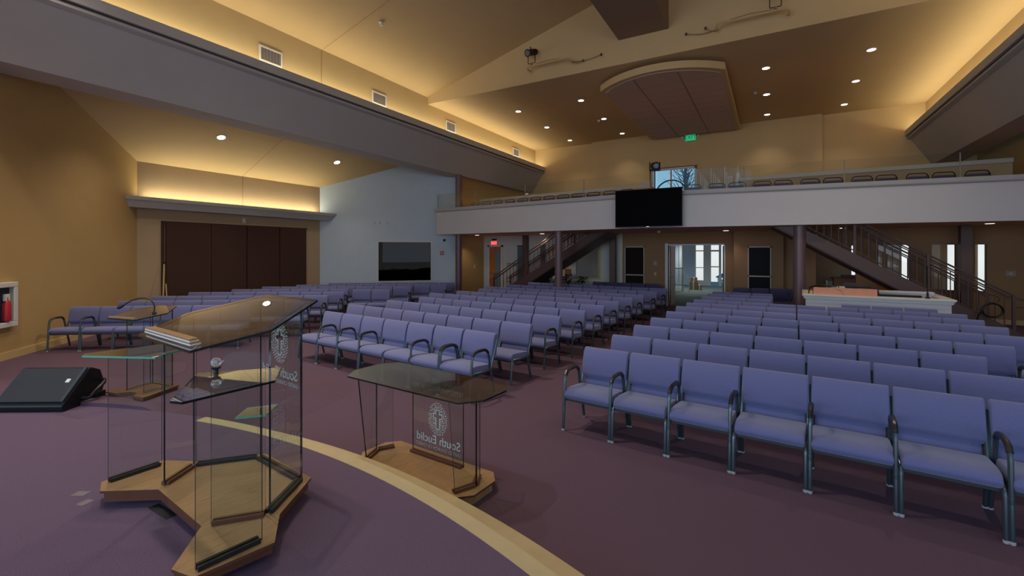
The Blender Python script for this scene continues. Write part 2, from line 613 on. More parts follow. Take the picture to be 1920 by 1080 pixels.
def beam(name, side, trimname):
    f = (lambda x: x) if side < 0 else mx
    prof = [(-10.36, 6.18), (-11.02, 5.10), (-11.75, 5.10), (-11.75, 7.6), (-11.6, 7.6), (-11.6, 6.22), (-10.36, 6.22)]
    b = B(); b.extrude([(f(x), z) for x, z in prof], 'y', -7, 21.6)
    struct(b.build(name, M['beam']))
    b = B()
    b.extrude([(f(x), z) for x, z in [(-10.27, 6.20), (-10.27, 6.40), (-10.33, 6.40), (-10.33, 6.20)]], 'y', -7, 21.6)
    b.extrude([(f(x), z) for x, z in [(-10.33, 6.15), (-10.33, 6.30), (-10.40, 6.30), (-10.40, 6.15)]], 'y', -7, 21.6, 1)
    b.extrude([(f(x), z) for x, z in [(-10.315, 6.10), (-10.315, 6.155), (-10.42, 6.155), (-10.42, 6.06)]], 'y', -7, 21.6)
    struct(b.build(trimname, [M['beam'], M['groove']]))


beam('wall_beam_left', -1, 'trim_3')
beam('wall_beam_right', 1, 'trim_4')
for nm, f in (('wall_clerestory_left', lambda x: x), ('wall_clerestory_right', mx)):
    b = B(); b.extrude([(f(-10.85), 6.22), (f(-10.85), 7.62), (f(-11.05), 7.62), (f(-11.05), 6.22)], 'y', -7, 21.7)
    struct(b.build(nm, M['beige']))
# pitched front ceiling
zr = lambda x: 7.55 + 0.275 * (7.85 - abs(x + 3))
b = B()
b.extrude([(-11.0, zr(-10.85)), (-3, zr(-3)), (5.0, zr(-10.85)), (5.0, zr(-10.85) + 0.2), (-3, zr(-3) + 0.2), (-11.0, zr(-10.85) + 0.2)], 'y', -7, 12.9)
struct(b.build('ceiling_nave', M['ceil']))
b = B(); b.box(-11.0, 13.0, 7.35, 5.0, 21.7, 7.5)
struct(b.build('ceiling_rear', M['ceil']))
b = B(); b.extrude([(-11.0, 7.35), (5.0, 7.35), (5.0, 7.6), (-3, zr(-3) + 0.1), (-11.0, 7.6)], 'y', 12.9, 13.0)
struct(b.build('wall_bulkhead', M['beige']))
b = B(); b.box(-3.80, -7, 8.05, -2.42, 12.9, 9.9)
struct(b.build('ceiling_ridge_box', M['ridge']))
# side bay ceiling (sloping up towards the beam), both sides
for nm, f in (('ceiling_bay_left', lambda x: x), ('ceiling_bay_right', mx)):
    b = B()
    b.extrude([(f(-15.5), zs(-15.5)), (f(-11.7), zs(-11.7)), (f(-11.7), zs(-11.7) + 0.15), (f(-15.5), zs(-15.5) + 0.15)], 'y', -7, 15.8)
    struct(b.build(nm, M['beige']))
b = B(); b.extrude([(-11.8, 6.1), (-11.2, 6.1), (-11.2, 6.25), (-11.8, 6.25)], 'y', 15.5, 21.7)
struct(b.build('ceiling_left_strip', M['beige']))
# bay cove shelf
b = B()
pr = [(AX, AY0), (AX + 0.42, AY0 - 0.42), (AX + 0.42, AY1 + 0.42), (AX, AY1)]
lo = [(AX, AY0), (AX + 0.30, AY0 - 0.30), (AX + 0.30, AY1 + 0.30), (AX, AY1)]
b.add([(x, y, 3.18) for x, y in lo] + [(x, y, 3.40) for x, y in pr], [(3, 2, 1, 0), (4, 5, 6, 7), (0, 1, 5, 4), (1, 2, 6, 5), (2, 3, 7, 6), (3, 0, 4, 7)])
struct(b.build('trim_5', M['beam']))
b = B()
b.add([(x, y, 3.38) for x, y in [(AX + 0.37, AY0 - 0.36), (AX + 0.43, AY0 - 0.42), (AX + 0.43, AY1 + 0.42), (AX + 0.37, AY1 + 0.36)]] +
      [(x, y, 3.47) for x, y in [(AX + 0.39, AY0 - 0.36), (AX + 0.45, AY0 - 0.42), (AX + 0.45, AY1 + 0.42), (AX + 0.39, AY1 + 0.36)]],
      [(3, 2, 1, 0), (4, 5, 6, 7), (0, 1, 5, 4), (1, 2, 6, 5), (2, 3, 7, 6), (3, 0, 4, 7)])
struct(b.build('trim_6', M['beam']))
# base moulding on the tan wall
b = B(); b.slab((-8.6, AY0 - 6.66), (AX, AY0), 0, 0.14, -0.02)
p_ = Vector((-8.6, AY0 - 6.66))
struct(b.build('baseboard_left', M['base']))

# ------------------------------------------------------------------ right-hand side (mostly out of frame)
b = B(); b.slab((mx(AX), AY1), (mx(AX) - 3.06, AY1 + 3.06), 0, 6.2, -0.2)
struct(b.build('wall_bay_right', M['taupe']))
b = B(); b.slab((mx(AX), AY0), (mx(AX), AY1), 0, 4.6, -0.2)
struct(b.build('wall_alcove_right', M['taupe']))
b = B(); b.box(6.2, 14.7, 0, 6.4, 17.5, 6.2); b.box(6.2, 17.5, 2.7, 6.4, 21.8, 6.2)
struct(b.build('wall_right', M['tan']))

# ------------------------------------------------------------------ balcony
ax_ = Vector((-2.95, 13.66))
dl = Vector((cos(R(173.5)), sin(R(173.5))))
dr = Vector((cos(R(8)), sin(R(8))))
nl = Vector((dl.y, -dl.x)) if False else Vector((sin(R(173.5)), -cos(R(173.5))))
nl = Vector((-(-dl.y), -dl.x)); nl = Vector((dl.y, -dl.x))
if nl.y < 0: nl = -nl
nr = Vector((-dr.y, dr.x))
eL = ax_ + dl * 9.02
eR = ax_ + dr * 9.2


def facade(off0, off1, z0, z1, mi=0, b=None, ext=0.0):
    """both facets between two offsets behind the front plane"""
    b = b or B()
    k = lambda off: ax_ + Vector((0, 1)) * off
    a0, a1 = eL + dl * ext + nl * off0, eL + dl * ext + nl * off1
    c0, c1 = eR + nr * off0, eR + nr * off1
    b.prism([a0, k(off0), k(off1), a1], z0, z1, mi)
    b.prism([k(off0), c0, c1, k(off1)], z0, z1, mi)
    return b


struct(facade(0.0, 0.16, 2.68, 3.60).build('wall_balcony_front', M['fascia']))
b = facade(-0.02, 0.18, 3.585, 3.625, 1, ext=0.02)
facade(-0.05, 0.22, 3.63, 3.73, 0, b, ext=0.04)
facade(-0.035, 0.2, 3.61, 3.63, 0, b, ext=0.03)
struct(b.build('trim_7', [M['beam'], M['vent']]))
b = B()
b.prism([eL + nl * 0.16, ax_ + Vector((0, 0.16)), Vector((ax_.x, 21.6)), Vector((-11.3, 21.6)), Vector((-11.3, 15.2))], 2.68, 3.15)
b.prism([ax_ + Vector((0, 0.16)), eR + nr * 0.16, Vector((6.2, 21.6)), Vector((ax_.x, 21.6))], 2.68, 3.15)
struct(b.build('ceiling_balcony', M['soffit']))
# second tier walls with caps
b = B(); b.box(-0.85, 16.2, 3.15, 5.3, 16.35, 4.22); b.box(-0.85, 16.35, 3.15, -0.70, 21.35, 4.22)
struct(b.build('wall_tier_right', M['taupe2']))
b = B(); b.box(-0.90, 16.14, 4.22, 5.3, 16.40, 4.33); b.box(-0.9, 16.40, 4.22, -0.64, 21.35, 4.33)
struct(b.build('trim_8', M['beam']))
tl0, tl1 = Vector((-3.75, 16.25)), Vector((-11.3, 17.06))
b = B(); b.slab(tl0, tl1, 3.15, 4.22, -0.15); b.slab(tl0, (-3.9, 21.6), 3.15, 4.22, 0.15)
struct(b.build('wall_tier_left', M['taupe2']))
b = B(); b.slab(tl0 + Vector((0.06, -0.06)), tl1 + Vector((0, -0.06)), 4.22, 4.33, -0.26); b.slab(tl0 + Vector((0.06, -0.06)), (-3.84, 21.6), 4.22, 4.33, 0.26)
b.box(-3.98, 16.14, 4.20, -3.66, 16.48, 4.45)
struct(b.build('trim_9', M['beam']))
# upper back wall, middle part standing slightly forward, window opening in it
wall_y('wall_upper_back', 21.6, 0.2, -11.4, 6.4, 2.7, 7.4, [(-4.78, -2.88, 3.2, 5.74)], M['beige'])
b = B(); b.box(-7.65, 21.35, 3.15, -4.85, 21.6, 7.35); b.box(-2.8, 21.35, 3.15, 1.75, 21.6, 7.35); b.box(-4.85, 21.35, 5.8, -2.8, 21.6, 7.35)
struct(b.build('wall_upper_middle', M['beige']))
# arched window
b = B()
for x0, x1, z0, z1 in ((-4.80, -4.70, 3.2, 5.76), (-2.93, -2.86, 3.2, 5.76), (-4.8, -2.86, 5.70, 5.78)):
    b.box(x0, 21.45, z0, x1, 21.6, z1)
w2 = struct(b.build('window_2', M['white']))
b = B(); b.box(-3.98, 21.62, 3.2, -3.92, 21.68, 5.7); b.build('mullion', M['mullion'], w2)
b = B()
for rr, cz in ((0.70, 4.55),):
    b.tube([(-3.95 + rr * cos(R(a_)), 21.65, cz + rr * sin(R(a_))) for a_ in range(0, 181, 12)], 0.035, 6)
b.tube([(-4.65, 21.65, 4.55), (-3.25, 21.65, 4.55)], 0.035, 6)
b.build('arch_bar', M['darkscreen'], w2)
b = B(); b.box(-4.72, 21.655, 3.2, -2.9, 21.66, 5.72); b.build('pane', M['rail_glass'], w2)
# suspended ceiling cloud with a bowed front edge
cx, hw = -2.90, 1.80
arc = [(cx + hw * sin(R(a_)) / sin(R(40)), 13.95 - 0.85 * (cos(R(a_)) - cos(R(40))) / (1 - cos(R(40)))) for a_ in range(-40, 41, 5)]
poly = arc + [(cx + hw, 20.95), (cx - hw, 20.95)]
b = B(); b.prism(poly, 7.05, 7.25)
inner = [(cx + (x - cx) * 0.93, y + 0.16 if y < 20 else y - 0.1) for x, y in poly]
b.prism(inner, 7.035, 7.06, 1)
for gx in (-0.62, 0.62):
    b.box(cx + gx - 0.02, 13.45, 7.028, cx + gx + 0.02, 20.8, 7.05, 2)
for k in range(12):
    y = 14.3 + 0.6 * k
    b.box(cx - hw * 0.93, y - 0.008, 7.031, cx + hw * 0.93, y + 0.008, 7.05, 2)
struct(b.build('ceiling_cloud', [M['beige'], M['tile'], M['tilegrid']]))
# seams in the painted surfaces
b = B(); b.box(AX - 0.0, 8.725, 3.4, AX + 0.004, 8.735, 4.48); b.extrude([(AX, zs(AX) - 0.004), (-11.75, zs(-11.75) - 0.004), (-11.75, zs(-11.75)), (AX, zs(AX))], 'y', 8.725, 8.733)
b.box(-10.852, 8.37, 6.2, -10.846, 8.38, 7.55)
b.extrude([(-10.85, zr(-10.85) - 0.003), (-3.8, zr(-3.8) - 0.003), (-3.8, zr(-3.8)), (-10.85, zr(-10.85))], 'y', 8.37, 8.378)
struct(b.build('trim_10', M['taupe']))

# ------------------------------------------------------------------ lobby behind the back wall
b = B()
b.box(-5.3, 26.0, 0, -4.32, 26.2, 3.2)
b.box(-11.5, 29.0, 0, -3.98, 29.2, 4.5); b.box(-0.9, 29.0, 0, 1.2, 29.2, 4.5); b.box(-3.98, 29.0, 3.6, -0.9, 29.2, 4.5)
struct(b.build('wall_lobby', M['grey_wall']))
b = B(); b.box(-4.32, 25.95, 0, -4.20, 26.2, 2.75); b.box(-5.3, 25.95, 2.6, -4.32, 26.0, 2.75)
struct(b.build('trim_11', M['white']))
b = B(); b.box(-11.6, 17.46, 2.95, 5.6, 29.2, 3.15)
struct(b.build('ceiling_lobby', M['grey_wall']))
b = B()
for x0, x1 in ((-3.98, -3.88), (-3.45, -3.05), (-2.62, -2.50), (-1.9, -1.8), (-1.0, -0.9)):
    b.box(x0, 28.95, 0.0, x1, 29.1, 3.6)
for z0, z1 in ((0, 0.30), (1.03, 1.07), (2.02, 2.08)):
    b.box(-3.98, 28.97, z0, -3.05, 29.08, z1)
b.box(-3.05, 28.97, 2.0, -2.5, 29.08, 2.10); b.box(-3.05, 28.97, 1.08, -2.5, 29.08, 1.14); b.box(-2.5, 28.97, 0.25, -0.9, 29.08, 0.38)
w3 = struct(b.build('window_3', M['white']))
b = B(); b.box(-3.9, 29.05, 0.1, -0.95, 29.06, 3.6); b.build('pane', M['rail_glass'], w3)
# control-room / class-room partition behind the right-hand openings
b = B(); b.box(0.36, 17.46, 0, 0.5, 19.0, 2.95)
for x0, x1 in ((0.3, 2.37), (2.95, 3.68), (4.2, 4.78), (5.2, 5.47)):
    b.box(x0, 19.0, 0, x1, 19.12, 2.95)
struct(b.build('wall_side_room', M['taupe2']))
b = B(); b.box(-5.72, 17.46, 0, -5.62, 19.6, 2.95)
struct(b.build('wall_office_side', M['tan']))
b = B(); b.box(-11.3, 19.6, 0, -5.6, 19.7, 2.95)
struct(b.build('wall_office', M['hall']))
b = B(); b.box(3.6, 17.275, 0, 6.2, 17.3, 0.13)
struct(b.build('baseboard_back', M['base']))

# ------------------------------------------------------------------ fixed fittings
# double door leaf standing open in the main doorway, and its casing
b = B()
b.box(-3.36, 17.24, 0, -3.26, 17.48, 2.28); b.box(-1.40, 17.27, 0, -1.36, 17.48, 2.24); b.box(-3.36, 17.27, 2.21, -1.36, 17.48, 2.25)
d1 = struct(b.build('door_1', M['white']))
b = B(); b.box(-3.25, 17.50, 0.01, -3.20, 18.4, 2.19); b.build('leaf', M['brass'], d1)
b = B(); b.lathe([(0.012, 0), (0.012, 0.05), (0.03, 0.055), (0.03, 0.08), (0.01, 0.09)], (-3.20, 17.60, 1.05), 12, axis=(1, 0, 0)); b.build('handle', M['steel'], d1)
b = B(); b.box(-1.46, 17.50, 0.01, -1.41, 18.4, 2.19); b.build('leaf', M['darkdoor'], d1)
# wood door with a tall light, under the red exit sign
b = B()
b.box(-11.06, 17.24, 0, -10.97, 17.30, 2.27); b.box(-10.37, 17.24, 0, -10.28, 17.30, 2.27); b.box(-11.06, 17.24, 2.20, -10.28, 17.30, 2.28)
d2 = struct(b.build('door_2', M['white']))
b = B(); b.box(-10.97, 17.26, 0.01, -10.68, 17.30, 2.20); b.box(-10.68, 17.26, 2.06, -10.37, 17.30, 2.2); b.box(-10.68, 17.26, 0.01, -10.37, 17.30, 0.35); b.box(-10.42, 17.26, 0.35, -10.37, 17.3, 2.06)
b.build('leaf', M['door'], d2)
b = B(); b.box(-10.68, 17.275, 0.35, -10.42, 17.285, 2.06); b.build('pane', mat('lit_door_glass', lin((120, 135, 142)), 0.1), d2)
b = B(); b.box(-10.9, 17.19, 1.02, -10.42, 17.24, 1.07); b.build('push_bar', M['steel'], d2)
b = B(); b.box(-10.85, 17.19, 2.10, -10.6, 17.26, 2.16); b.build('door_closer', M['steel'], d2)
# narrow side lights beside the stair
for i, x in enumerate((-9.55, -8.45)):
    b = B(); b.box(x, 17.28, 0.55, x + 0.24, 17.30, 2.22); b.box(x - 0.02, 17.27, 2.22, x + 0.26, 17.30, 2.26, 1)
    struct(b.build('window_%d' % (4 + i), [mat('dusk_glass', lin((96, 112, 118)), 0.15), M['groove']]))
# window opening under the left stair
b = B(); b.box(-6.92, 17.26, 0.90, -5.83, 17.30, 0.97); b.box(-5.9, 17.26, 0.97, -5.83, 17.30, 2.27)
struct(b.build('window_6', M['base']))
# right-hand slot windows: frames
for i, (x0, x1) in enumerate(((2.80, 3.54), (4.02, 4.54), (4.93, 5.16))):
    b = B(); b.box(x0 - 0.03, 17.28, 0.84, x1 + 0.03, 17.46, 0.88); b.box(x0 - 0.03, 17.28, 2.17, x1 + 0.03, 17.46, 2.20)
    w = struct(b.build('window_%d' % (7 + i), M['column']))
    b = B(); b.box(x0, 17.40, 0.88, x1, 17.41, 2.17); b.build('pane', M['rail_glass'], w)

# ---- columns
def column(name, x, y, z0, z1, r, label):
    t = thing(name, label, 'column', (x, y, z0), 0, 'mauve steel columns')
    b = B(); b.lathe([(r, 0), (r, z1 - z0)], n=24); b.build('shaft', M['column'], t, smooth=True)
    b = B(); b.lathe([(r * 1.25, 0), (r * 1.25, 0.05), (r * 1.02, 0.08)], n=24); b.build('base_ring', M['column'], t, smooth=True)
    return t


column('support_column', -11.03, 15.02, 0, 2.68, 0.135, 'mauve steel column beside the pale grey wall, at the left end of the balcony')
column('support_column', -11.03, 15.02, 3.16, 5.10, 0.135, 'upper mauve column standing on the balcony end and carrying the long grey beam')
column('support_column', -6.30, 14.32, 0, 2.68, 0.135, 'round mauve column in front of the left staircase')
column('support_column', 0.68, 14.60, 0, 2.68, 0.155, 'broad round mauve column at the left end of the sound booth')


def post(x, y, z1, w, label):
    t = thing('steel_post', label, 'post', (x, y, 0), 0, 'square steel posts under the balcony')
    b = B(); b.box(-w, -w, 0, w, w, z1); b.build('shaft', M['stair'], t, bevel=0.01)
    b = B(); b.box(-w * 1.3, -w * 1.3, 0, w * 1.3, w * 1.3, 0.02); b.build('base_plate', M['stair'], t)


post(-9.08, 17.14, 2.68, 0.10, 'slim dark steel post rising behind the lower flight of the left stair')
post(-5.22, 16.95, 2.68, 0.11, 'dark steel post at the top of the left stair beside the screen')
post(4.55, 16.65, 2.68, 0.12, 'dark steel post between slot windows behind the right staircase')

# ---- brown folding partition in the bay
t = thing('folding_partition', 'dark brown four-panel folding partition in the left bay', 'partition', (AX, 0, 0))
ys = [6.48, 7.70, 8.83, 9.99, 11.08]
for i in range(4):
    b = B(); b.box(0.01, ys[i] + 0.02, 0.02, 0.07 + 0.015 * (i % 2), ys[i + 1] - 0.02, 2.82)
    b.build('panel', M['brown'], t, bevel=0.008)
b = B(); b.box(0.0, 6.40, 0, 0.05, 6.47, 2.84); b.box(0, 6.40, 2.82, 0.06, 11.12, 2.86)
b.build('frame', M['brown'], t)
t = thing('leaning_pole', 'pale wooden pole leaning against the left edge of the brown partition', 'pole', (AX + 0.55, 6.20, 0))
b = B(); b.tube([(0, 0, 0), (-0.42, 0.22, 1.62)], 0.018, 8); b.build('shaft', M['base'], t)
b = B(); b.tube([(-0.42, 0.22, 1.62), (-0.432, 0.226, 1.68)], 0.024, 8); b.build('tip', M['black'], t)
t = thing('leaning_pole', 'short pale pole leaning close beside the brown partition corner', 'pole', (AX + 0.36, 6.42, 0))
b = B(); b.tube([(0, 0, 0), (-0.24, 0.05, 1.05)], 0.016, 8); b.build('shaft', M['base'], t)
b = B(); b.tube([(0.0, 0, 0), (0.003, 0, 0.03)], 0.022, 8); b.build('tip', M['black'], t)
t = thing('motion_sensor', 'small white sensor box above the brown partition', 'sensor', (AX, 8.76, 2.93))
b = B(); b.box(0, -0.04, -0.01, 0.03, 0.04, 0.16); b.build('back_plate', M['white'], t, bevel=0.006)
b = B(); b.box(0.03, -0.03, 0.0, 0.08, 0.03, 0.11); b.build('lens_cover', M['white'], t, bevel=0.012)

# ---- fire extinguisher cabinet on the tan wall
tw = Vector((AX, AY0)); td = Vector((1, -1)).normalized(); tn = Vector((1, 1)).normalized()
pc = Vector((-12.165, 2.735))
t = thing('extinguisher_cabinet', 'white framed extinguisher cabinet on the tan wall at far left', 'cabinet', (pc.x, pc.y, 1.0), R(-45))
b = B()
for x0, x1, z0, z1 in ((-0.02, 0.62, -0.40, -0.31), (-0.02, 0.62, 0.32, 0.41), (-0.02, 0.07, -0.31, 0.32), (0.53, 0.62, -0.31, 0.32)):
    b.box(x0, 0, z0, x1, 0.09, z1)
b.build('frame', M['white'], t, bevel=0.012)
b = B(); b.box(0.07, 0.004, -0.31, 0.53, 0.012, 0.32); b.build('back_panel', M['darkscreen'], t)
b = B(); b.lathe([(0.055, -0.28), (0.06, -0.25), (0.06, 0.02), (0.03, 0.08), (0.02, 0.1), (0.02, 0.14)], (0.22, 0.07 - 0.0, 0), 16); ex = b.build('extinguisher', M['red'], t, smooth=True)
b = B(); b.box(0.165, 0.05, 0.08, 0.275, 0.085, 0.2); b.build('valve', M['white'], ex)
b = B(); b.box(0.07, 0.075, -0.31, 0.53, 0.079, 0.32); b.build('pane', M['rail_glass'], t)

# ---- small things on the pale grey wall
def on_bay(s, z):
    return Vector((w0.x + d45.x * s, w0.y + d45.y * s, z))


RB = R(45)
t = thing('fire_alarm', 'red fire alarm with white strobe on the pale grey wall', 'alarm', on_bay(4.72, 1.93), RB)
b = B(); b.box(-0.07, -0.05, -0.08, 0.07, -0.001, 0.08); b.build('body', M['red'], t, bevel=0.01)
b = B(); b.box(-0.03, -0.07, -0.03, 0.03, -0.05, 0.03); b.build('strobe', M['white'], t, bevel=0.006)
t = thing('dome_camera', 'white dome security camera below the balcony end', 'camera', on_bay(4.82, 2.46), RB)
b = B(); b.lathe([(0.09, 0), (0.09, 0.03), (0.07, 0.07)], (0, -0.001, 0), 18, axis=(0, -1, 0)); b.build('housing', M['white'], t, smooth=True)
b = B(); b.lathe([(0.055, 0.07), (0.045, 0.10), (0.02, 0.12)], (0, -0.001, 0), 18, axis=(0, -1, 0)); b.build('dome', M['black'], t, smooth=True)
for s, lb in ((2.05, 'leftmost of three small white outlet plates high on the pale grey wall'), (2.25, 'middle of three small white outlet plates high on the pale grey wall'), (2.54, 'rightmost of three small white outlet plates high on the pale grey wall')):
    t = thing('outlet_plate', lb, 'outlet', on_bay(s, 3.14), RB, 'white outlet plates')
    b = B(); b.box(-0.045, -0.012, -0.07, 0.045, -0.001, 0.07); b.build('plate', M['white'], t, bevel=0.004)
    b = B(); b.box(-0.02, -0.02, 0.01, 0.02, -0.012, 0.05); b.box(-0.02, -0.02, -0.05, 0.02, -0.012, -0.01); b.build('socket', M['vent'], t)


def wall_plate(x, y, z, lb, m='white', w=0.05, h=0.075, name='switch_plate', cat='switch', rz=0.0):
    t = thing(name, lb, cat, (x, y, z), rz)
    b = B(); b.box(-w, -0.012, -h, w, -0.001, h); b.build('plate', M[m], t, bevel=0.004)
    b = B(); b.box(-w * 0.35, -0.022, -h * 0.4, w * 0.35, -0.012, h * 0.4); b.build('switch', M['base'], t)


wall_plate(-11.3, 16.55, 1.33, 'white light switch on the tan wall beside the mauve column', rz=R(90))
wall_plate(-9.98, 17.3, 1.42, 'left of two grey notice plates beside the wood door', 'vent', 0.10, 0.075, 'notice_plate', 'sign')
wall_plate(-9.70, 17.3, 1.42, 'right of two grey notice plates beside the wood door', 'vent', 0.10, 0.075, 'notice_plate', 'sign')
wall_plate(-3.72, 17.3, 1.55, 'square grey thermostat plate beside the main doorway', 'vent', 0.075, 0.085, 'thermostat', 'thermostat')
wall_plate(-3.72, 17.3, 1.16, 'small pale switch under the thermostat by the main doorway', 'base', 0.04, 0.06)
wall_plate(5.62, 17.3, 1.38, 'grey notice plate on the dark wall past the right stair', 'vent', 0.10, 0.075, 'notice_plate', 'sign')

# ---- exit signs
t = thing('exit_sign', 'red lit EXIT sign hanging above the wood door', 'sign', (-10.72, 17.265, 2.38))
b = B(); b.box(-0.17, -0.03, -0.10, 0.17, 0.03, 0.12); b.build('housing', M['white'], t, bevel=0.01)
b = B(); b.box(-0.15, -0.034, -0.09, 0.15, -0.03, 0.07); b.build('lit_face', M['red_sign'], t)
text_mesh('lettering', 'EXIT', 0.15, mat('exit_letters', (0.95, 0.35, 0.32), 0.5, emit=0.9), t, (0, -0.036, -0.06), (pi / 2, 0, 0))
b = B(); b.box(-0.10, -0.05, 0.12, 0.10, 0.06, 0.18); b.build('bracket', M['black'], t)
t = thing('exit_sign', 'green lit EXIT sign on the upper back wall under the ceiling cloud', 'sign', (-3.07, 21.33, 7.02))
b = B(); b.box(-0.23, -0.05, -0.15, 0.23, 0.02, 0.15); b.build('housing', M['white'], t, bevel=0.01)
b = B(); b.box(-0.215, -0.056, -0.14, 0.215, -0.05, 0.14); b.build('lit_face', M['green_sign'], t)
text_mesh('lettering', 'EXIT', 0.24, M['green_text'], t, (0, -0.058, -0.085), (pi / 2, 0, 0))
for s in (-1, 1):
    b = B(); b.lathe([(0.04, 0), (0.05, 0.06), (0.05, 0.08)], (s * 0.33, -0.03, 0.02), 12, axis=(0, -1, 0)); b.box(min(s * 0.23, s * 0.33), -0.02, 0.0, max(s * 0.23, s * 0.33), 0.0, 0.03)
    b.build('emergency_lamp', M['white'], t)

# ---- television on the balcony front
t = thing('television', 'large black flat television hung on the balcony front', 'television', (-3.12, 13.52, 3.25), R(1))
b = B(); b.box(-0.96, -0.02, -0.555, 0.96, 0.03, 0.555); tv = b.build('bezel', M['black'], t, bevel=0.006)
b = B(); b.box(-0.945, -0.023, -0.535, 0.945, -0.02, 0.545); b.build('screen', M['screen'], t)
b = B(); b.box(-0.3, 0.03, -0.25, 0.3, 0.14, 0.25); b.build('wall_mount', M['black'], t)
b = B(); b.box(-0.04, -0.026, -0.553, 0.04, -0.02, -0.538); b.build('badge', M['steel'], t)

# ---- glass guard rail along the balcony
for nm, dd, nn, ln, lb in (('glass_guard_rail', dl, nl, 9.0, 'frameless glass guard rail along the left half of the balcony'), ('glass_guard_rail', dr, nr, 8.4, 'frameless glass guard rail along the right half of the balcony')):
    t = thing(nm, lb, 'railing', (ax_.x, ax_.y, 3.73), 0, 'balcony glass rails')
    s0 = 0.05
    while s0 < ln - 0.3:
        s1 = min(s0 + 2.30, ln)
        b = B(); b.prism([dd * (s0 + 0.012) + nn * 0.06, dd * (s1 - 0.012) + nn * 0.06, dd * (s1 - 0.012) + nn * 0.072, dd * (s0 + 0.012) + nn * 0.072], 0.0, 0.60)
        g = b.build('glass_panel', [M['rail_glass']], t)
        b = B(); b.prism([dd * (s1 - 0.012) + nn * 0.058, dd * (s1 + 0.008) + nn * 0.058, dd * (s1 + 0.008) + nn * 0.074, dd * (s1 - 0.012) + nn * 0.074], 0.0, 0.60)
        b.build('joint', M['vent'], t)
        s0 = s1

# ---- vents, sprinkler heads, recessed lamps
for y, lb in ((6.9, 'nearest wall vent grille above the long left beam'), (10.52, 'second wall vent grille above the long left beam'), (14.25, 'third wall vent grille above the left beam, just past the bulkhead'), (19.48, 'farthest small wall vent grille above the left beam')):
    t = thing('wall_vent', lb, 'vent', (-10.85, y, 6.84), 0, 'wall vents above the left beam')
    b = B()
    for y0, y1, z0, z1 in ((-0.30, 0.30, -0.19, -0.15), (-0.30, 0.30, 0.15, 0.19), (-0.30, -0.26, -0.15, 0.15), (0.26, 0.30, -0.15, 0.15)):
        b.box(0, y0, z0, 0.025, y1, z1)
    b.build('frame', M['white'], t)
    b = B(); b.box(0.0, -0.26, -0.15, 0.004, 0.26, 0.15, 0)
    for k in range(13):
        b.box(0.004, -0.26 + 0.04 * k, -0.15, 0.018, -0.245 + 0.04 * k, 0.15, 1)
    b.build('grille', [M['groove'], M['vent']], t)


def downlight(x, y, z, lb, tilt=None, power=60, col=(1.0, 0.85, 0.66), glow='lampglow', r=0.095, group='recessed ceiling lamps', ang=95):
    t = thing('recessed_lamp', lb, 'lamp', (x, y, z), 0, group)
    if tilt:
        t.rotation_euler = (0, tilt, 0)
    b = B(); b.lathe([(r * 1.25, -0.012), (r * 1.25, 0.0)], n=20)
    b.build('trim_ring', M['white'], t)
    b = B(); b.lathe([(r, -0.016), (r, -0.012)], n=20); b.build('lens', M[glow], t)
    if power:
        spot('recessed_lamp_light', (x, y, z - 0.06), power, col, ang)


rows_ = ('front', 'middle', 'rear')
cols_ = ('first', 'second', 'third', 'fourth')
for i, x in enumerate((-8.39, -5.85, -0.12, 2.33)):
    for j, y in enumerate((15.25, 17.8, 20.4)):
        downlight(x, y, 7.35, 'recessed lamp in the flat rear ceiling, %s column from left, %s row' % (cols_[i], rows_[j]), power=45)
downlight(-13.59, 7.17, zs(-13.59) - 0.0, 'bright recessed lamp in the sloping bay ceiling, nearer one', tilt=-math.atan(0.45), power=60, r=0.10)
downlight(-13.63, 11.18, zs(-13.63), 'bright recessed lamp in the sloping bay ceiling, farther one near the pale wall', tilt=-math.atan(0.45), power=60, r=0.10)
for i, (x, y) in enumerate(((-10.62, 15.75), (-7.62, 15.75), (-5.02, 16.4), (-1.28, 16.5), (1.86, 16.5), (4.75, 15.75))):
    downlight(x, y, 2.68, 'warm recessed lamp under the balcony, %s from the left' % ('first', 'second', 'third', 'fourth', 'fifth', 'sixth')[i], power=(20, 95, 60, 16, 16, 16)[i], col=(1, 0.78, 0.56), glow='lampdim', r=0.085, group='recessed lamps under the balcony', ang=120)


def sprinkler(x, y, z, lb):
    t = thing('sprinkler_head', lb, 'sprinkler', (x, y, z), 0)
    b = B(); b.lathe([(0.02, -0.06), (0.05, -0.03), (0.05, -0.005), (0.07, 0.0)], n=12); b.build('escutcheon', M['white'], t, smooth=True)
    b = B(); b.lathe([(0.03, -0.075), (0.03, -0.06)], n=12); b.build('deflector', M['steel'], t)


sprinkler(-9.0, 8.8, zr(-9.0), 'small white sprinkler head on the left slope of the nave ceiling')
sprinkler(-6.1, 17.9, 7.35, 'small sprinkler head on the rear ceiling left of the cloud')
sprinkler(-0.45, 17.4, 7.35, 'small sprinkler head on the rear ceiling right of the cloud')
t = thing('ceiling_camera', 'tiny white camera under the balcony near the main doorway', 'camera', (-3.3, 15.9, 2.68))
b = B(); b.lathe([(0.03, -0.07), (0.055, -0.03), (0.06, 0)], n=14); b.build('housing', M['white'], t, smooth=True)
b = B(); b.lathe([(0.02, -0.085), (0.028, -0.068)], n=12); b.build('lens', M['black'], t)

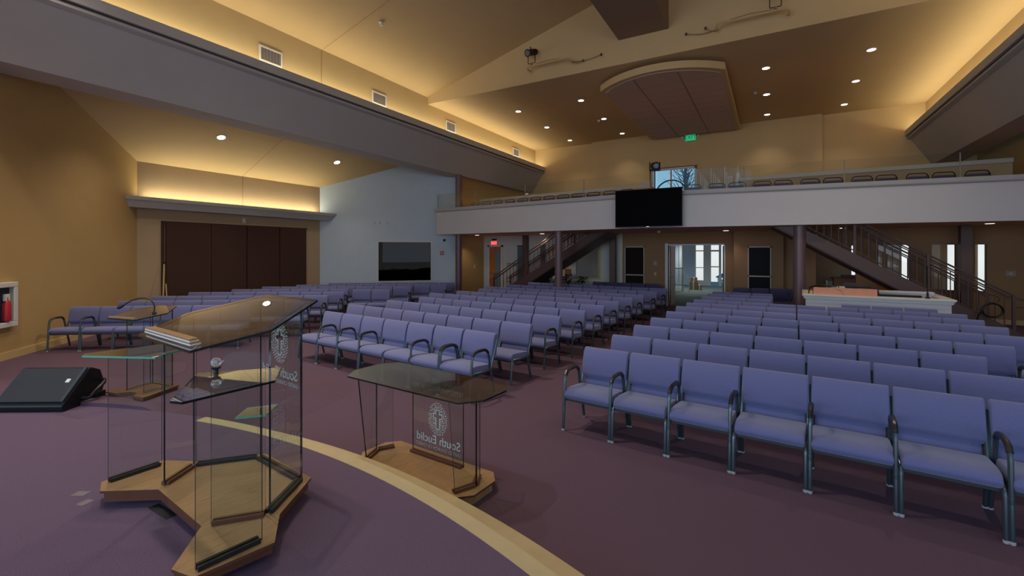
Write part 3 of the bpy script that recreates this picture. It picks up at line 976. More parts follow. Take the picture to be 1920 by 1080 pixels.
# ---- stage lights on pipe brackets on the bulkhead
def stage_light(px0, px1, z, lx, lb_pipe, lb_lamp, plates, lampz, flip):
    t = thing('pipe_bracket', lb_pipe, 'bracket', (0, 12.9, 0), 0, 'pipe brackets on the bulkhead')
    b = B(); b.tube([(px0, -0.002, z - 0.06), (px0, -0.25, z - 0.06), (px0 + 0.02, -0.30, z - 0.02), (px0 + 0.1, -0.32, z), (px1 - 0.1, -0.32, z), (px1 - 0.02, -0.30, z - 0.02), (px1, -0.25, z - 0.06), (px1, -0.002, z - 0.06)], 0.025, 10)
    b.build('pipe', M['base'], t, smooth=True)
    for px in (px0, px1):
        b = B(); b.lathe([(0.07, 0), (0.07, 0.015), (0.035, 0.02)], (px, -0.001, z - 0.06), 14, axis=(0, -1, 0)); b.build('flange', M['base'], t)
    b = B(); b.tube([(px0 + 0.3, -0.30, z + 0.035), ((px0 + px1) / 2, -0.31, z + 0.07), (px1 - 0.3, -0.30, z + 0.035)], 0.01, 6); b.build('cable', M['box'], t)
    l = thing('stage_light', lb_lamp, 'stage light', (lx, 12.58, z), 0, 'stage lights')
    b = B(); b.tube([(-0.12, 0, lampz - 0.02), (-0.12, 0, 0.10), (-0.11, 0, 0.08), (0.11, 0, 0.08), (0.12, 0, 0.10), (0.12, 0, lampz - 0.02)], 0.012, 6); b.build('yoke', M['leg_dark'], l)
    b = B(); b.lathe([(0.035, 0.025), (0.035, 0.085)], n=10); b.build('clamp', M['steel'], l)
    ax = Vector((0.25 * flip, -0.8, -0.35)).normalized()
    c0 = Vector((0, 0, lampz))
    b = B(); b.lathe([(0.05, -0.24), (0.09, -0.20), (0.10, -0.05), (0.085, 0.0), (0.10, 0.02), (0.10, 0.18), (0.12, 0.2)], tuple(c0), 16, axis=tuple(ax)); b.build('lamp_body', M['black'], l, smooth=True)
    b = B(); b.lathe([(0.09, 0.201), (0.08, 0.21)], tuple(c0), 16, axis=tuple(ax)); b.build('lens', M['lens'], l)
    b = B(); b.tube([c0 + Vector((-0.03, 0.05, 0.1)), c0 + Vector((-0.10, 0.10, 0.22))], 0.02, 6)
    b.box(c0.x - 0.13, c0.y - 0.10, c0.z - 0.04, c0.x - 0.10, c0.y - 0.04, c0.z + 0.04); b.build('knob', M['black'], l)
    for (x, zz, lb, cabx) in plates:
        t = thing('outlet_plate', lb, 'outlet', (x, 12.9, zz))
        b = B(); b.box(-0.055, -0.012, -0.07, 0.055, -0.001, 0.07); b.build('plate', M['beige'], t, bevel=0.004)
        b = B(); b.box(-0.025, -0.05, -0.03, 0.025, -0.012, 0.03); b.build('plug', M['black'], t)
        b = B()
        n_ = 8
        b.tube([((cabx - x) * k / n_, -0.05 - 0.05 * sin(pi * k / n_), (z - 0.02 - zz) * k / n_ - 0.08 * sin(pi * k / n_)) for k in range(n_ + 1)], 0.010, 6)
        b.build('cable', M['box'], t)


stage_light(-6.62, -5.20, 7.74, -6.45, 'bent pipe bracket on the bulkhead left of the ridge beam', 'black stage light on the left pipe bracket of the bulkhead',
            [(-4.87, 7.68, 'outlet plate with plug nearer the left pipe bracket on the bulkhead', -5.2), (-4.31, 7.74, 'outlet plate with plug beside the ridge beam on the bulkhead', -5.2)], 0.42, -1)
stage_light(-1.20, 0.38, 7.74, 0.10, 'bent pipe bracket on the bulkhead right of the ridge beam', 'black stage light on the right pipe bracket, cut by the top of the picture',
            [(-1.96, 7.78, 'outlet plate with plug on the bulkhead just right of the ridge beam', -1.2), (-1.48, 7.82, 'outlet plate with black cable nearest the right pipe bracket', -1.2)], 0.46, 1)
l = thing('stage_light', 'small black stage light standing on the balcony rail above the television', 'stage light', (-3.02, 13.98, 4.0), R(20), 'stage lights')
b = B(); b.tube([(0, 0, -0.84), (0, 0, 0.42)], 0.018, 8); b.build('stand', M['leg_dark'], l)
b = B(); b.lathe([(0.05, -0.16), (0.1, -0.12), (0.11, 0.06), (0.12, 0.12)], (0, 0, 0.55), 14, axis=(0.2, -0.95, -0.2)); b.build('lamp_body', M['black'], l, smooth=True)
b = B(); b.lathe([(0.085, 0.121), (0.07, 0.13)], (0, 0, 0.55), 14, axis=(0.2, -0.95, -0.2)); b.build('lens', M['lens'], l)
b = B(); b.box(-0.16, -0.03, 0.40, 0.16, 0.03, 0.46); b.box(-0.16, -0.02, 0.40, -0.13, 0.02, 0.66); b.box(0.13, -0.02, 0.40, 0.16, 0.02, 0.66); b.build('yoke', M['black'], l)

# ---- dark screens with pale frames
def screen(x0, x1, y, z1, zb, lb, m):
    t = thing('framed_screen', lb, 'screen', ((x0 + x1) / 2, y, 0), 0, 'framed dark screens')
    w = (x1 - x0) / 2
    b = B(); b.box(-w, -0.04, 0.02, -w + 0.035, -0.001, z1); b.box(w - 0.035, -0.04, 0.02, w, -0.001, z1); b.box(-w, -0.04, z1 - 0.04, w, -0.001, z1); b.box(-w, -0.04, zb - 0.02, w, -0.001, zb + 0.02); b.box(-w, -0.04, 0.02, w, -0.001, 0.05)
    b.build('frame', M['frame_tan'], t)
    b = B(); b.box(-w + 0.035, -0.02, zb + 0.02, w - 0.035, -0.001, z1 - 0.04); b.build('upper_panel', M[m], t)
    b = B(); b.box(-w + 0.035, -0.02, 0.05, w - 0.035, -0.001, zb - 0.02); b.build('lower_panel', M[m], t)


screen(-4.86, -4.11, 17.3, 2.18, 1.10, 'tall brown screen panel in a pale frame left of the main doorway', 'darkscreen')
screen(-0.66, 0.02, 16.95, 2.15, 1.17, 'tall black glass panel in a pale frame right of the main doorway', 'chalk')

# ------------------------------------------------------------------ staircases to the balcony
def staircase(lb, ox, oy, rz, run, rise, width, flip, group='balcony staircases'):
    """local +x runs up the flight, +y towards the back wall"""
    t = thing('staircase', lb, 'staircase', (ox, oy, 0), rz, group)
    if flip:
        t.scale = (-1, 1, 1)
    k = rise / run
    sx0 = -0.12
    for y in (0.0, width):
        b = B(); b.extrude([(sx0, 0.0), (0.50, 0.0), (0.50 + 2.67 / k, 2.67), (2.67 / k, 2.67), (sx0, 0.05)], 'y', y, y + 0.05)
        b.build('stringer', M['stair'], t)
    n = 17
    for i in range(n):
        z = rise * (i + 1) / n
        x = run * (i + 0.5) / n
        b = B(); b.box(x - 0.12, 0.05, z - 0.13, x + 0.15, width, z - 0.09); b.box(x + 0.13, 0.05, z - 0.09, x + 0.15, width, z + 0.05)
        b.build('tread', M['stair'], t)
    b = B(); b.extrude([(0.60, 0.05), (0.56 + 2.66 / k, 2.66), (0.50 + 2.66 / k, 2.66), (0.60, 0.10)], 'y', 0.05, width); b.build('soffit_plate', M['stair'], t)
    for y, off in ((0.025, 0.0), (width + 0.025, 0.0)):
        x0 = 0.02
        for x in (x0, run * 0.36, run * 0.70):
            b = B(); b.box(x - 0.028, y - 0.028, max(0, k * x - 0.1) if x > 0.1 else 0, x + 0.028, y + 0.028, k * x + 0.93); b.build('newel_post', M['stair'], t)
        b = B(); b.tube([(x0, y, k * x0 + 0.93), (run, y, rise + 0.93)], 0.022, 8); b.build('top_rail', M['stair'], t)
        b = B(); b.tube([(x0, y, k * x0 + 0.80), (run, y, rise + 0.80)], 0.014, 6); b.build('second_rail', M['stair'], t)
        b = B(); b.tube([(x0, y, k * x0 + 0.12), (run, y, rise + 0.12)], 0.014, 6); b.build('bottom_rail', M['stair'], t)
        b = B()
        b.tube([(run * 0.95, y + 0.07, k * run * 0.95 + 0.86), (0.1, y + 0.07, k * 0.1 + 0.86), (-0.18, y + 0.07, 0.84), (-0.24, y + 0.07, 0.78), (-0.22, y + 0.07, 0.70), (-0.14, y + 0.07, 0.67), (0.02, y + 0.05, 0.67)], 0.017, 8)
        b.build('handrail', M['stair'], t)
        nb = 27
        for i in range(1, nb):
            x = x0 + (run - x0) * i / nb
            if k * x + 0.12 > 2.66:
                break
            b = B(); b.box(x - 0.008, y - 0.008, k * x + 0.12, x + 0.008, y + 0.008, min(k * x + 0.80, 2.67)); b.build('baluster', M['stair'], t)
    return t


staircase('left mauve steel staircase rising right beside the wood door', -9.95, 15.93, R(-6.5), 4.5, 2.68, 1.15, False)
staircase('right mauve steel staircase descending right behind the sound booth', 4.93, 14.92, R(5), 4.35, 2.68, 1.15, True)
t = thing('cable_coil', 'coil of black cable hung on the right stair newel', 'cable', (4.47, 14.76, 0.60), R(5))
b = B()
b.tube([((0.185 + 0.012 * sin(0.11 * k)) * cos(2 * pi * k / 40), -0.05 - 0.00025 * k, (0.155 + 0.012 * cos(0.13 * k)) * sin(2 * pi * k / 40)) for k in range(122)], 0.016, 6)
b.build('loops', M['black'], t)
b = B(); b.tube([(-0.15, -0.05, 0.02), (-0.24, -0.06, -0.12), (-0.27, -0.06, -0.26)], 0.018, 6); b.build('tail', M['black'], t)

# ------------------------------------------------------------------ sound booth
t = thing('sound_booth', 'pale grey sound booth with moulded white cap behind the right seats', 'booth', (0.68, 12.62, 0), R(-3))
b = B(); b.box(0.03, 0, 0, 2.53, 0.10, 0.92); b.box(2.43, 0.10, 0, 2.53, 1.9, 0.92); b.box(0.03, 0.10, 0, 0.13, 1.5, 0.92)
b.build('panelling', M['fascia'], t)
b = B(); b.box(-0.02, -0.05, 0.92, 2.58, 0.15, 0.95); b.box(-0.04, -0.07, 0.95, 2.60, 0.17, 0.985); b.box(2.40, 0.17, 0.92, 2.60, 1.9, 0.985); b.box(-0.01, -0.03, 0.88, 2.56, 0.0, 0.92); b.box(-0.04, 0.17, 0.92, 0.16, 1.5, 0.985)
b.build('cap_moulding', M['white'], t, bevel=0.006)
b = B(); b.box(0.13, 0.17, 0.70, 2.40, 1.0, 0.74); b.build('desk_top', M['base'], t)
b = B(); b.box(1.45, 0.95, 0.74, 2.43, 1.10, 1.03); b.box(1.40, 0.88, 1.03, 2.43, 1.14, 1.06); b.build('raised_shelf', M['white'], t)
b = B(); b.box(0.0, 0.02, 0.985, 0.17, 0.14, 1.07); b.build('corner_block', M['base'], t)

t = thing('salmon_board', 'long salmon coloured board lying on the booth cap', 'board', (0.86, 12.60, 0.985), R(-3.5))
b = B(); b.box(0, 0.0, 0.0, 1.16, 0.02, 0.16); b.box(0, 0.02, 0.14, 1.16, 0.11, 0.16); b.build('front_board', M['copper'], t, bevel=0.004)
b = B(); b.tube([(0.42, -0.004, 0.165), (0.50, -0.008, 0.14), (0.56, -0.008, 0.06), (0.58, -0.008, 0.0)], 0.008, 6); b.build('strap', M['base'], t)
rng = random.Random(5)
for x0, x1, lb in ((0.80, 1.30, 'tangle of black cables over the left end of the salmon board'), (1.45, 2.02, 'tangle of black cables over the right end of the salmon board')):
    t = thing('cable_tangle', lb, 'cable', (0, 0, 0), 0, 'cables on the booth')
    b = B()
    end = x0 if x0 < 1 else x1
    for j in range(5):
        pts = []
        for k in range(9):
            f = k / 8
            x = x0 + (x1 - x0) * f
            de = abs(x - end)
            zz = 1.165 + 0.025 * abs(sin(4 * f + j)) + 0.012 * rng.random() - (0.17 * smooth((0.10 - de) / 0.10) if de < 0.1 else 0)
            if de < 0.1:
                x = end + (-0.03 if end < 1 else 0.03) * smooth((0.1 - de) / 0.1)
            pts.append((x, 12.60 - 0.06 * x + 0.07 + 0.02 * j * 0.5, max(zz, 1.0)))
        b.tube(pts, 0.012, 6)
    b.build('cables', M['black'], t)
t = thing('laptop', 'dark maroon laptop lid standing in the sound booth', 'laptop', (1.62, 13.15, 0.74), R(-3))
b = B(); b.box(-0.13, -0.2, 0, 0.13, 0.02, 0.02); b.build('keyboard_base', M['black'], t)
b = B(); b.box(-0.13, 0.0, 0.02, 0.13, 0.025, 0.50); b.build('lid', mat('maroon_lid', lin((60, 14, 18)), 0.4), t)
for x, lb in ((1.30, 'left of two pale paper stacks inside the sound booth'), (1.46, 'right of two pale paper stacks inside the sound booth')):
    t = thing('paper_stand', lb, 'paper', (x, 13.05, 0.74), R(-3), 'pale stands in the booth')
    b = B(); b.box(-0.07, 0, 0, 0.07, 0.02, 0.42); b.build('sheet', M['white'], t)
    b = B(); b.box(-0.07, -0.05, 0, 0.07, 0.08, 0.015); b.build('foot', M['vent'], t)
t = thing('gooseneck_microphone', 'thin black microphone stand on the booth cap before the stairs', 'microphone', (2.86, 12.60, 0.985))
b = B(); b.lathe([(0.045, 0), (0.045, 0.015), (0.02, 0.03), (0.02, 0.12)], n=12); b.build('base', M['black'], t)
b = B(); b.tube([(0, 0, 0.1), (0, 0, 0.40), (-0.01, 0, 0.62)], 0.009, 6); b.build('stem', M['black'], t)
b = B(); b.lathe([(0.012, 0), (0.02, 0.02), (0.02, 0.07), (0.008, 0.085)], (-0.01, 0, 0.61), 10); b.build('capsule', M['black'], t)
t = thing('mixing_console', 'low dark mixing console on the booth desk', 'mixer', (2.42, 12.98, 0.74), R(-3))
b = B(); b.box(-0.45, -0.2, 0, 0.45, 0.2, 0.10); b.box(-0.45, 0.1, 0.10, 0.45, 0.2, 0.26); b.build('body', M['black'], t, bevel=0.01)
b = B()
for i in range(14):
    b.box(-0.42 + 0.06 * i, -0.15, 0.10, -0.40 + 0.06 * i, 0.02, 0.115)
b.build('fader_bank', M['vent'], t)

# ------------------------------------------------------------------ room behind: cabinet, lobby objects, plants
t = thing('oak_cabinet', 'honey oak cabinet in the side room seen past the booth', 'cabinet', (2.12, 18.42, 0))
b = B(); b.box(-0.30, 0, 0, 0.46, 0.5, 1.08); b.build('body', M['piano'], t)
b = B(); b.box(-0.33, -0.03, 1.08, 0.49, 0.52, 1.12); b.box(-0.05, 0.2, 1.12, 0.49, 0.5, 1.2); b.build('top', M['woodedge'], t)
t = thing('white_easel_board', 'small dark board with white edge beside the oak cabinet', 'board', (1.62, 18.3, 0))
b = B(); b.box(-0.02, 0, 0, 0.02, 0.03, 1.03); b.build('edge_post', M['white'], t)
b = B(); b.box(0.02, 0.0, 0.2, 0.16, 0.02, 1.0); b.build('panel', M['vent'], t)
t = thing('yellow_chest', 'low yellow wood chest half hidden under the right stair', 'chest', (3.05, 16.95, 0))
b = B(); b.box(-0.28, -0.2, 0, 0.35, 0.25, 1.05); b.build('body', M['door'], t)
b = B(); b.box(-0.32, -0.24, 1.05, 0.39, 0.27, 1.09); b.build('top', M['door'], t)

t = thing('lattice_gate', 'white lattice gate in the lobby beyond the main doorway', 'gate', (-4.05, 24.0, 0.30))
b = B()
for x0, x1, z0, z1 in ((-0.22, 0.22, 0, 0.05), (-0.22, 0.22, 0.83, 0.88), (-0.22, -0.18, 0, 0.88), (0.18, 0.22, 0, 0.88)):
    b.box(x0, -0.02, z0, x1, 0.02, z1)
for x in (-0.22, 0.18):
    b.box(x, -0.02, -0.30, x + 0.04, 0.02, 0)
b.build('frame', M['white'], t)
b = B()
for k in range(1, 7):
    b.box(-0.18 + 0.0514 * k - 0.006, -0.008, 0.05, -0.18 + 0.0514 * k + 0.006, 0.008, 0.83)
for k in range(1, 12):
    b.box(-0.18, -0.008, 0.05 + 0.065 * k - 0.006, 0.18, 0.008, 0.05 + 0.065 * k + 0.006)
b.build('lattice', M['white'], t)
t = thing('lobby_handrail', 'short white handrail sloping down beside the lobby lattice gate', 'handrail', (-3.80, 24.0, 0))
b = B(); b.tube([(0, 0, 0.86), (0.27, 0, 0.68), (0.29, 0, 0.0)], 0.02, 8); b.build('rail', M['white'], t)
b = B(); b.tube([(0, 0, 0.86), (0, 0, 0.0)], 0.02, 8); b.build('post', M['white'], t)
for x, y, z, w, h, lb in ((-3.52, 25.5, 0, 0.22, 0.42, 'lower brown carton on the lobby floor past the doorway'), (-3.50, 25.5, 0.42, 0.16, 0.22, 'small brown carton stacked on the lobby carton'), (-3.20, 25.3, 0, 0.10, 0.26, 'little pale carton right of the lobby carton stack')):
    t = thing('carton', lb, 'carton', (x, y, z), 0.1, 'cartons in the lobby')
    b = B(); b.box(-w, -w, 0, w, w, h); b.build('body', M['box'], t)
    b = B(); b.box(-0.03, -w - 0.002, 0, 0.03, -w, h); b.box(-0.03, -w, h, 0.03, w, h + 0.002); b.build('packing_tape', M['white'], t)
t = thing('blue_canopy', 'blue canopy roof outside the lobby windows', 'canopy', (-2.7, 36.5, 0))
b = B(); b.extrude([(-0.8, 0.18), (0.0, 0.62), (1.4, 0.62), (1.4, 0.10), (-0.8, 0.10)], 'y', 0, 2.5); b.build('roof', M['blue'], t)
b = B(); b.box(-0.7, 0.1, -1.2, -0.6, 0.2, 0.1); b.box(1.2, 0.1, -1.2, 1.3, 0.2, 0.1); b.box(-0.7, 2.2, -1.2, -0.6, 2.3, 0.1); b.build('posts', M['steel'], t)
struct((lambda b: (b.box(-8, 31.0, -1.4, 4, 41, -1.2), b)[1])(B()).build('ground_outside', mat('snow', (0.8, 0.82, 0.85), 0.8)))
# bare trees outside the arched window
rng = random.Random(11)
for tx, ty, lb in ((-4.9, 25.5, 'bare winter tree seen through the arched balcony window'),):
    t = thing('bare_tree', lb, 'tree', (tx, ty + 6, -1.2))
    b = B(); b.tube([(0, 0, 0), (0.1, 0, 5.0), (0.0, 0.1, 9.5)], [0.22, 0.14, 0.05], 8); b.build('trunk', M['branch'], t)
    b = B()
    for k in range(80):
        z = 5.2 + 4.2 * rng.random()
        p = Vector((0.05, 0, z)); d = Vector((rng.uniform(-1, 1), rng.uniform(-0.6, 0.6), rng.uniform(0.1, 0.9))).normalized()
        pts = [p.copy()]
        for q_ in range(4):
            p = p + d * rng.uniform(0.25, 0.55)
            d = (d + Vector((rng.uniform(-.4, .4), rng.uniform(-.4, .4), rng.uniform(-.1, .4)))).normalized()
            pts.append(p.copy())
        b.tube(pts, [0.035, 0.028, 0.02, 0.014, 0.008], 4)
    b.build('branches', M['branch'], t)

rng = random.Random(3)
for i, (x, y, h, lb) in enumerate(((-8.05, 17.0, 0.95, 'leafy dark potted plant under the left stair, left of the column'), (-7.45, 17.0, 0.92, 'leafy dark potted plant under the left stair, behind the column'), (-6.95, 16.75, 1.0, 'leafy dark potted plant in the middle under the stair'), (-6.45, 16.85, 0.92, 'leafy dark potted plant below the office window'))):
    t = thing('potted_plant', lb, 'plant', (x, y, 0), 0, 'potted plants under the stair')
    b = B(); b.lathe([(0.13, 0), (0.17, 0.36), (0.18, 0.38), (0.15, 0.38), (0.14, 0.34)], n=16); b.build('pot', M['vent'], t)
    b = B(); b.tube([(0, 0, 0.3), (0.02, 0, 0.6), (0, 0.02, h - 0.1)], 0.015, 6); b.build('stem', M['leaf'], t)
    b = B()
    for k in range(110):
        a_ = rng.random() * 2 * pi; r_ = 0.04 + 0.26 * rng.random(); z = 0.5 + (h - 0.42) * rng.random()
        c = Vector((r_ * cos(a_), r_ * sin(a_) * 0.7, z)); d = Vector((cos(a_), sin(a_), rng.uniform(-.5, .7))).normalized() * 0.12
        s_ = d.cross(Vector((0, 0, 1))).normalized() * 0.045
        b.add([c - d * 0.5, c + s_ + Vector((0, 0, 0.012)), c + d, c - s_ + Vector((0, 0, 0.012))], [(0, 1, 2, 3)])
    b.build('foliage', M['leaf'], t)
t = thing('plant_stand', 'small brown wooden stand behind the round column under the stair', 'stand', (-7.15, 17.18, 0))
b = B(); b.box(-0.10, -0.1, 1.0, 0.10, 0.1, 1.28); b.build('box', M['door'], t)
b = B()
for sx_ in (-1, 1):
    for sy_ in (-1, 1):
        b.box(sx_ * 0.09 - 0.01, sy_ * 0.09 - 0.01, 0, sx_ * 0.09 + 0.01, sy_ * 0.09 + 0.01, 1.0)
b.build('legs', M['door'], t)

# ------------------------------------------------------------------ organ pipes and candles on the balcony
def organ(x0, hs, lb):
    t = thing('organ_pipes', lb, 'organ pipes', (x0, 20.6, 3.15), 0, 'white organ pipe groups')
    b = B(); b.box(-0.06, -0.12, 0, hs[-1][0] - x0 + 0.06, 0.12, 0.5); b.build('chest', M['organ'], t)
    for x, z in hs:
        b = B(); b.lathe([(0.008, 0.5), (0.017, 0.75), (0.017, z - 3.15)], (x - x0, 0, 0), 10); b.build('pipe', M['organ'], t, smooth=True)


organ(-2.73, [(-2.73, 5.48), (-2.56, 5.26), (-2.48, 5.21), (-2.41, 5.11), (-2.35, 5.02), (-2.29, 4.91), (-2.24, 4.82)], 'leftmost stepped group of white organ pipes beside the arched window')
organ(-2.16, [(-2.16, 5.45), (-2.06, 5.28), (-1.98, 5.17), (-1.90, 5.05), (-1.84, 4.96), (-1.78, 4.86)], 'middle stepped group of white organ pipes on the balcony')
organ(-1.64, [(-1.64, 5.47), (-1.58, 5.26), (-1.52, 5.10), (-1.47, 5.10), (-1.42, 5.09), (-1.37, 5.08)], 'rightmost group of white organ pipes on the balcony')
t = thing('altar_candle', 'tall white candle in a holder right of the organ pipes', 'candle', (-1.17, 20.6, 3.15))
b = B(); b.lathe([(0.14, 0), (0.10, 0.1), (0.05, 0.6), (0.06, 1.4), (0.09, 1.7), (0.07, 2.03)], n=14); b.build('holder', M['organ'], t, smooth=True)
b = B(); b.lathe([(0.025, 2.02), (0.022, 2.30)], n=10); b.build('candle', M['white'], t)

# ------------------------------------------------------------------ balcony chairs: dark, with tube frames
bc = {}
b = B(); b.tube([(-0.235, 0.0, 0.42), (-0.235, 0.05, 0.80), (-0.20, 0.055, 0.87), (-0.15, 0.057, 0.89), (0.15, 0.057, 0.89), (0.20, 0.055, 0.87), (0.235, 0.05, 0.80), (0.235, 0.0, 0.42)], 0.013, 8)
bc['back_frame'] = b.mesh('back_frame', M['leg_dark'], smooth=True)
b = B(); b.box(-0.215, 0.015, 0.48, 0.215, 0.055, 0.81); bc['backrest'] = b.mesh('backrest', M['fabric_dark'], bevel=0.018, smooth=True)
b = B(); b.box(-0.23, -0.44, 0.40, 0.23, 0.0, 0.46); bc['seat'] = b.mesh('seat', M['fabric_dark'], bevel=0.02, smooth=True)
bcl = []
for s in (-1, 1):
    b = B(); b.tube([(s * 0.235, -0.42, 0.0), (s * 0.235, -0.38, 0.42)], 0.012, 6); bcl.append(b.mesh('leg', M['leg_dark']))
    b = B(); b.tube([(s * 0.235, 0.06, 0.0), (s * 0.235, 0.0, 0.42)], 0.012, 6); bcl.append(b.mesh('leg', M['leg_dark']))


def balcony_chair(x, y, rz, lb, group):
    t = thing('balcony_chair', lb, 'chair', (x, y, 3.15), rz, group)
    for k in ('seat', 'backrest', 'back_frame'):
        link(k, bc[k], t)
    for me in bcl:
        link('leg', me, t)


ORD = ['first', 'second', 'third', 'fourth', 'fifth', 'sixth', 'seventh', 'eighth', 'ninth', 'tenth', 'eleventh', 'twelfth', 'thirteenth', 'fourteenth', 'fifteenth']
rng = random.Random(2)
for i in range(12):
    s = 1.05 + 0.605 * i + (0.06 if i % 2 else 0)
    p = ax_ + dr * s + nr * 1.15
    balcony_chair(p.x, p.y, R(8) + rng.uniform(-.12, .12), 'dark tube framed chair on the balcony, %s from the right end of the right half' % ORD[11 - i], 'balcony chairs right of the television')
for i in range(12):
    s = 1.35 + 0.60 * i
    p = ax_ + dl * s + nl * 1.15
    balcony_chair(p.x, p.y, R(-6.5) + rng.uniform(-.12, .12), 'dark tube framed chair on the balcony, %s left of the television' % ORD[i], 'balcony chairs left of the television')

# ------------------------------------------------------------------ upholstered chairs on the main floor
PW = 0.57   # pitch the chair is modelled for
cm = {}
hw = 0.265
# seat cushion: rounded waterfall front
prof = [(-0.10, 0.345), (-0.10, 0.425), (-0.20, 0.437), (-0.40, 0.452), (-0.48, 0.447), (-0.525, 0.425), (-0.54, 0.39), (-0.525, 0.355), (-0.49, 0.338)]
b = B(); b.extrude(prof, 'x', -hw, hw); cm['seat'] = b.mesh('seat', M['fabric'], bevel=0.018, seg=3, smooth=True)
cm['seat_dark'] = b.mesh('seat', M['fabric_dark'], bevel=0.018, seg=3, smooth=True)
prof = [(-0.070, 0.495), (-0.088, 0.535), (-0.082, 0.60), (-0.064, 0.70), (-0.040, 0.785), (-0.008, 0.823), (0.02, 0.828), (0.045, 0.815), (0.05, 0.79), (0.012, 0.495)]
b = B(); b.extrude(prof, 'x', -hw - 0.006, hw + 0.006); cm['backrest'] = b.mesh('backrest', M['fabric'], bevel=0.016, seg=3, smooth=True)
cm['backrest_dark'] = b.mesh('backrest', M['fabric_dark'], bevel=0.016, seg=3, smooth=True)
prof = [(-0.085, 0.36), (-0.045, 0.505), (-0.005, 0.505), (-0.045, 0.36)]
b = B(); b.extrude(prof, 'x', -hw + 0.015, hw - 0.015); cm['lumbar_panel'] = b.mesh('lumbar_panel', M['fabric'], bevel=0.010, seg=2, smooth=True)
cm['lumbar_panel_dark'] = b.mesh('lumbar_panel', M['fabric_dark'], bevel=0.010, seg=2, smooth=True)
b = B(); b.box(-hw + 0.01, -0.50, 0.318, hw - 0.01, -0.08, 0.342); b.box(-hw + 0.02, -0.09, 0.318, hw - 0.02, -0.05, 0.342); b.box(-0.20, 0.03, 0.45, 0.20, 0.042, 0.70)
cm['seat_frame'] = b.mesh('seat_frame', M['leg'])
XL = 0.270
legm, armm, padm, glm = {}, {}, {}, {}
for s in (-1, 1):
    x = s * XL
    b = B(); b.tube([(x, -0.545, 0.012), (x, -0.525, 0.30), (x, -0.515, 0.335), (x, -0.48, 0.36), (x, -0.12, 0.345)], 0.0165, 8); legm[s, 'f'] = b.mesh('leg', M['leg'], smooth=True)
    b = B(); b.tube([(x, -0.03, 0.012), (x, -0.115, 0.34), (x, -0.105, 0.40), (x, 0.022, 0.74)], 0.0165, 8); legm[s, 'r'] = b.mesh('leg', M['leg'], smooth=True)
    pts = [(x, -0.528, 0.26), (x, -0.507, 0.53), (x, -0.492, 0.585), (x, -0.455, 0.622), (x, -0.40, 0.638), (x, -0.27, 0.640), (x, -0.215, 0.625), (x, -0.175, 0.585), (x, -0.150, 0.50), (x, -0.135, 0.37)]
    b = B(); b.tube(pts, 0.0165, 8); armm[s] = b.mesh('armrest', M['leg'], smooth=True)
    b = B(); b.tube([(p[0], p[1], p[2] + 0.006) for p in pts[2:8]], 0.0205, 8); padm[s] = b.mesh('arm_pad', M['armpad'], smooth=True)
    b = B(); b.lathe([(0.016, 0), (0.019, 0.010), (0.0175, 0.022)], (x, -0.546, 0), 12); glm[s, 'f'] = b.mesh('glide', M['glide'], smooth=True)
    b = B(); b.lathe([(0.016, 0), (0.019, 0.010), (0.0175, 0.022)], (x, -0.028, 0), 12); glm[s, 'r'] = b.mesh('glide', M['glide'], smooth=True)


def church_chair(x, y, rz, lb, group, arms='', glides=False, dark=False, sx=1.0):
    t = thing('upholstered_chair', lb, 'chair', (x, y, 0), rz, group)
    t.scale = (sx, 1, 1)
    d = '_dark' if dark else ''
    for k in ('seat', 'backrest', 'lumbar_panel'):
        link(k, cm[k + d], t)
    link('seat_frame', cm['seat_frame'], t)
    for s in (-1, 1):
        for e_ in 'fr':
            l = link('leg', legm[s, e_], t)
            if glides:
                link('glide', glm[s, e_], l)
    for ch, s in (('l', -1), ('r', 1)):
        if ch in arms:
            a_ = link('armrest', armm[s], t)
            link('arm_pad', padm[s], a_)
    return t


def chair_row(p0, p1, n, fmt, group, from_end=False, arms=None, glides=False, dark=False):
    p0, p1 = Vector(p0), Vector(p1)
    d = (p1 - p0) / n
    rz = atan2(d.y, d.x)
    for i in range(n):
        c = p0 + d * (i + 0.5)
        k = n - 1 - i if from_end else i
        ar = (arms[i] if arms and i < len(arms) else '')
        lb = fmt % ORD[k]
        church_chair(c.x, c.y, rz, lb, group, ar, glides, dark, d.length / PW)


def pt(p, deg, L):
    return (p[0] + cos(R(deg)) * L, p[1] + sin(R(deg)) * L)


# right of the centre aisle
RR = [((-1.94, 5.16), 7, .566), ((-1.90, 6.12), 7, .562), ((-1.86, 7.11), 7, .557), ((-1.82, 8.07), 8, .547), ((-1.75, 9.06), 9, .540), ((-1.74, 10.02), 9, .540), ((-1.66, 10.86), 9, .530),
      ((-1.62, 11.66), 9, .527), ((-1.56, 12.58), 3, .525), ((-1.51, 13.48), 3, .525), ((-1.47, 14.30), 3, .51)]
for k, (p, n, w) in enumerate(RR):
    arms = ['lr', '', 'lr', '', 'lr', '', 'lr'] if k == 0 else (['l'] + [''] * (n - 2) + (['r'] if k in (2, 3) else ['']))
    ff = 'lavender chair in the %s row right of the aisle, ' % ORD[k] + '%s from the aisle'
    chair_row(p, pt(p, -5.5, w * n), n, ff, 'lavender chairs right of the aisle', arms=arms, glides=k < 1)
chair_row((1.32, 12.09), (2.87, 11.93), 3, 'lavender chair standing against the front of the sound booth, %s from left', 'lavender chairs before the sound booth')
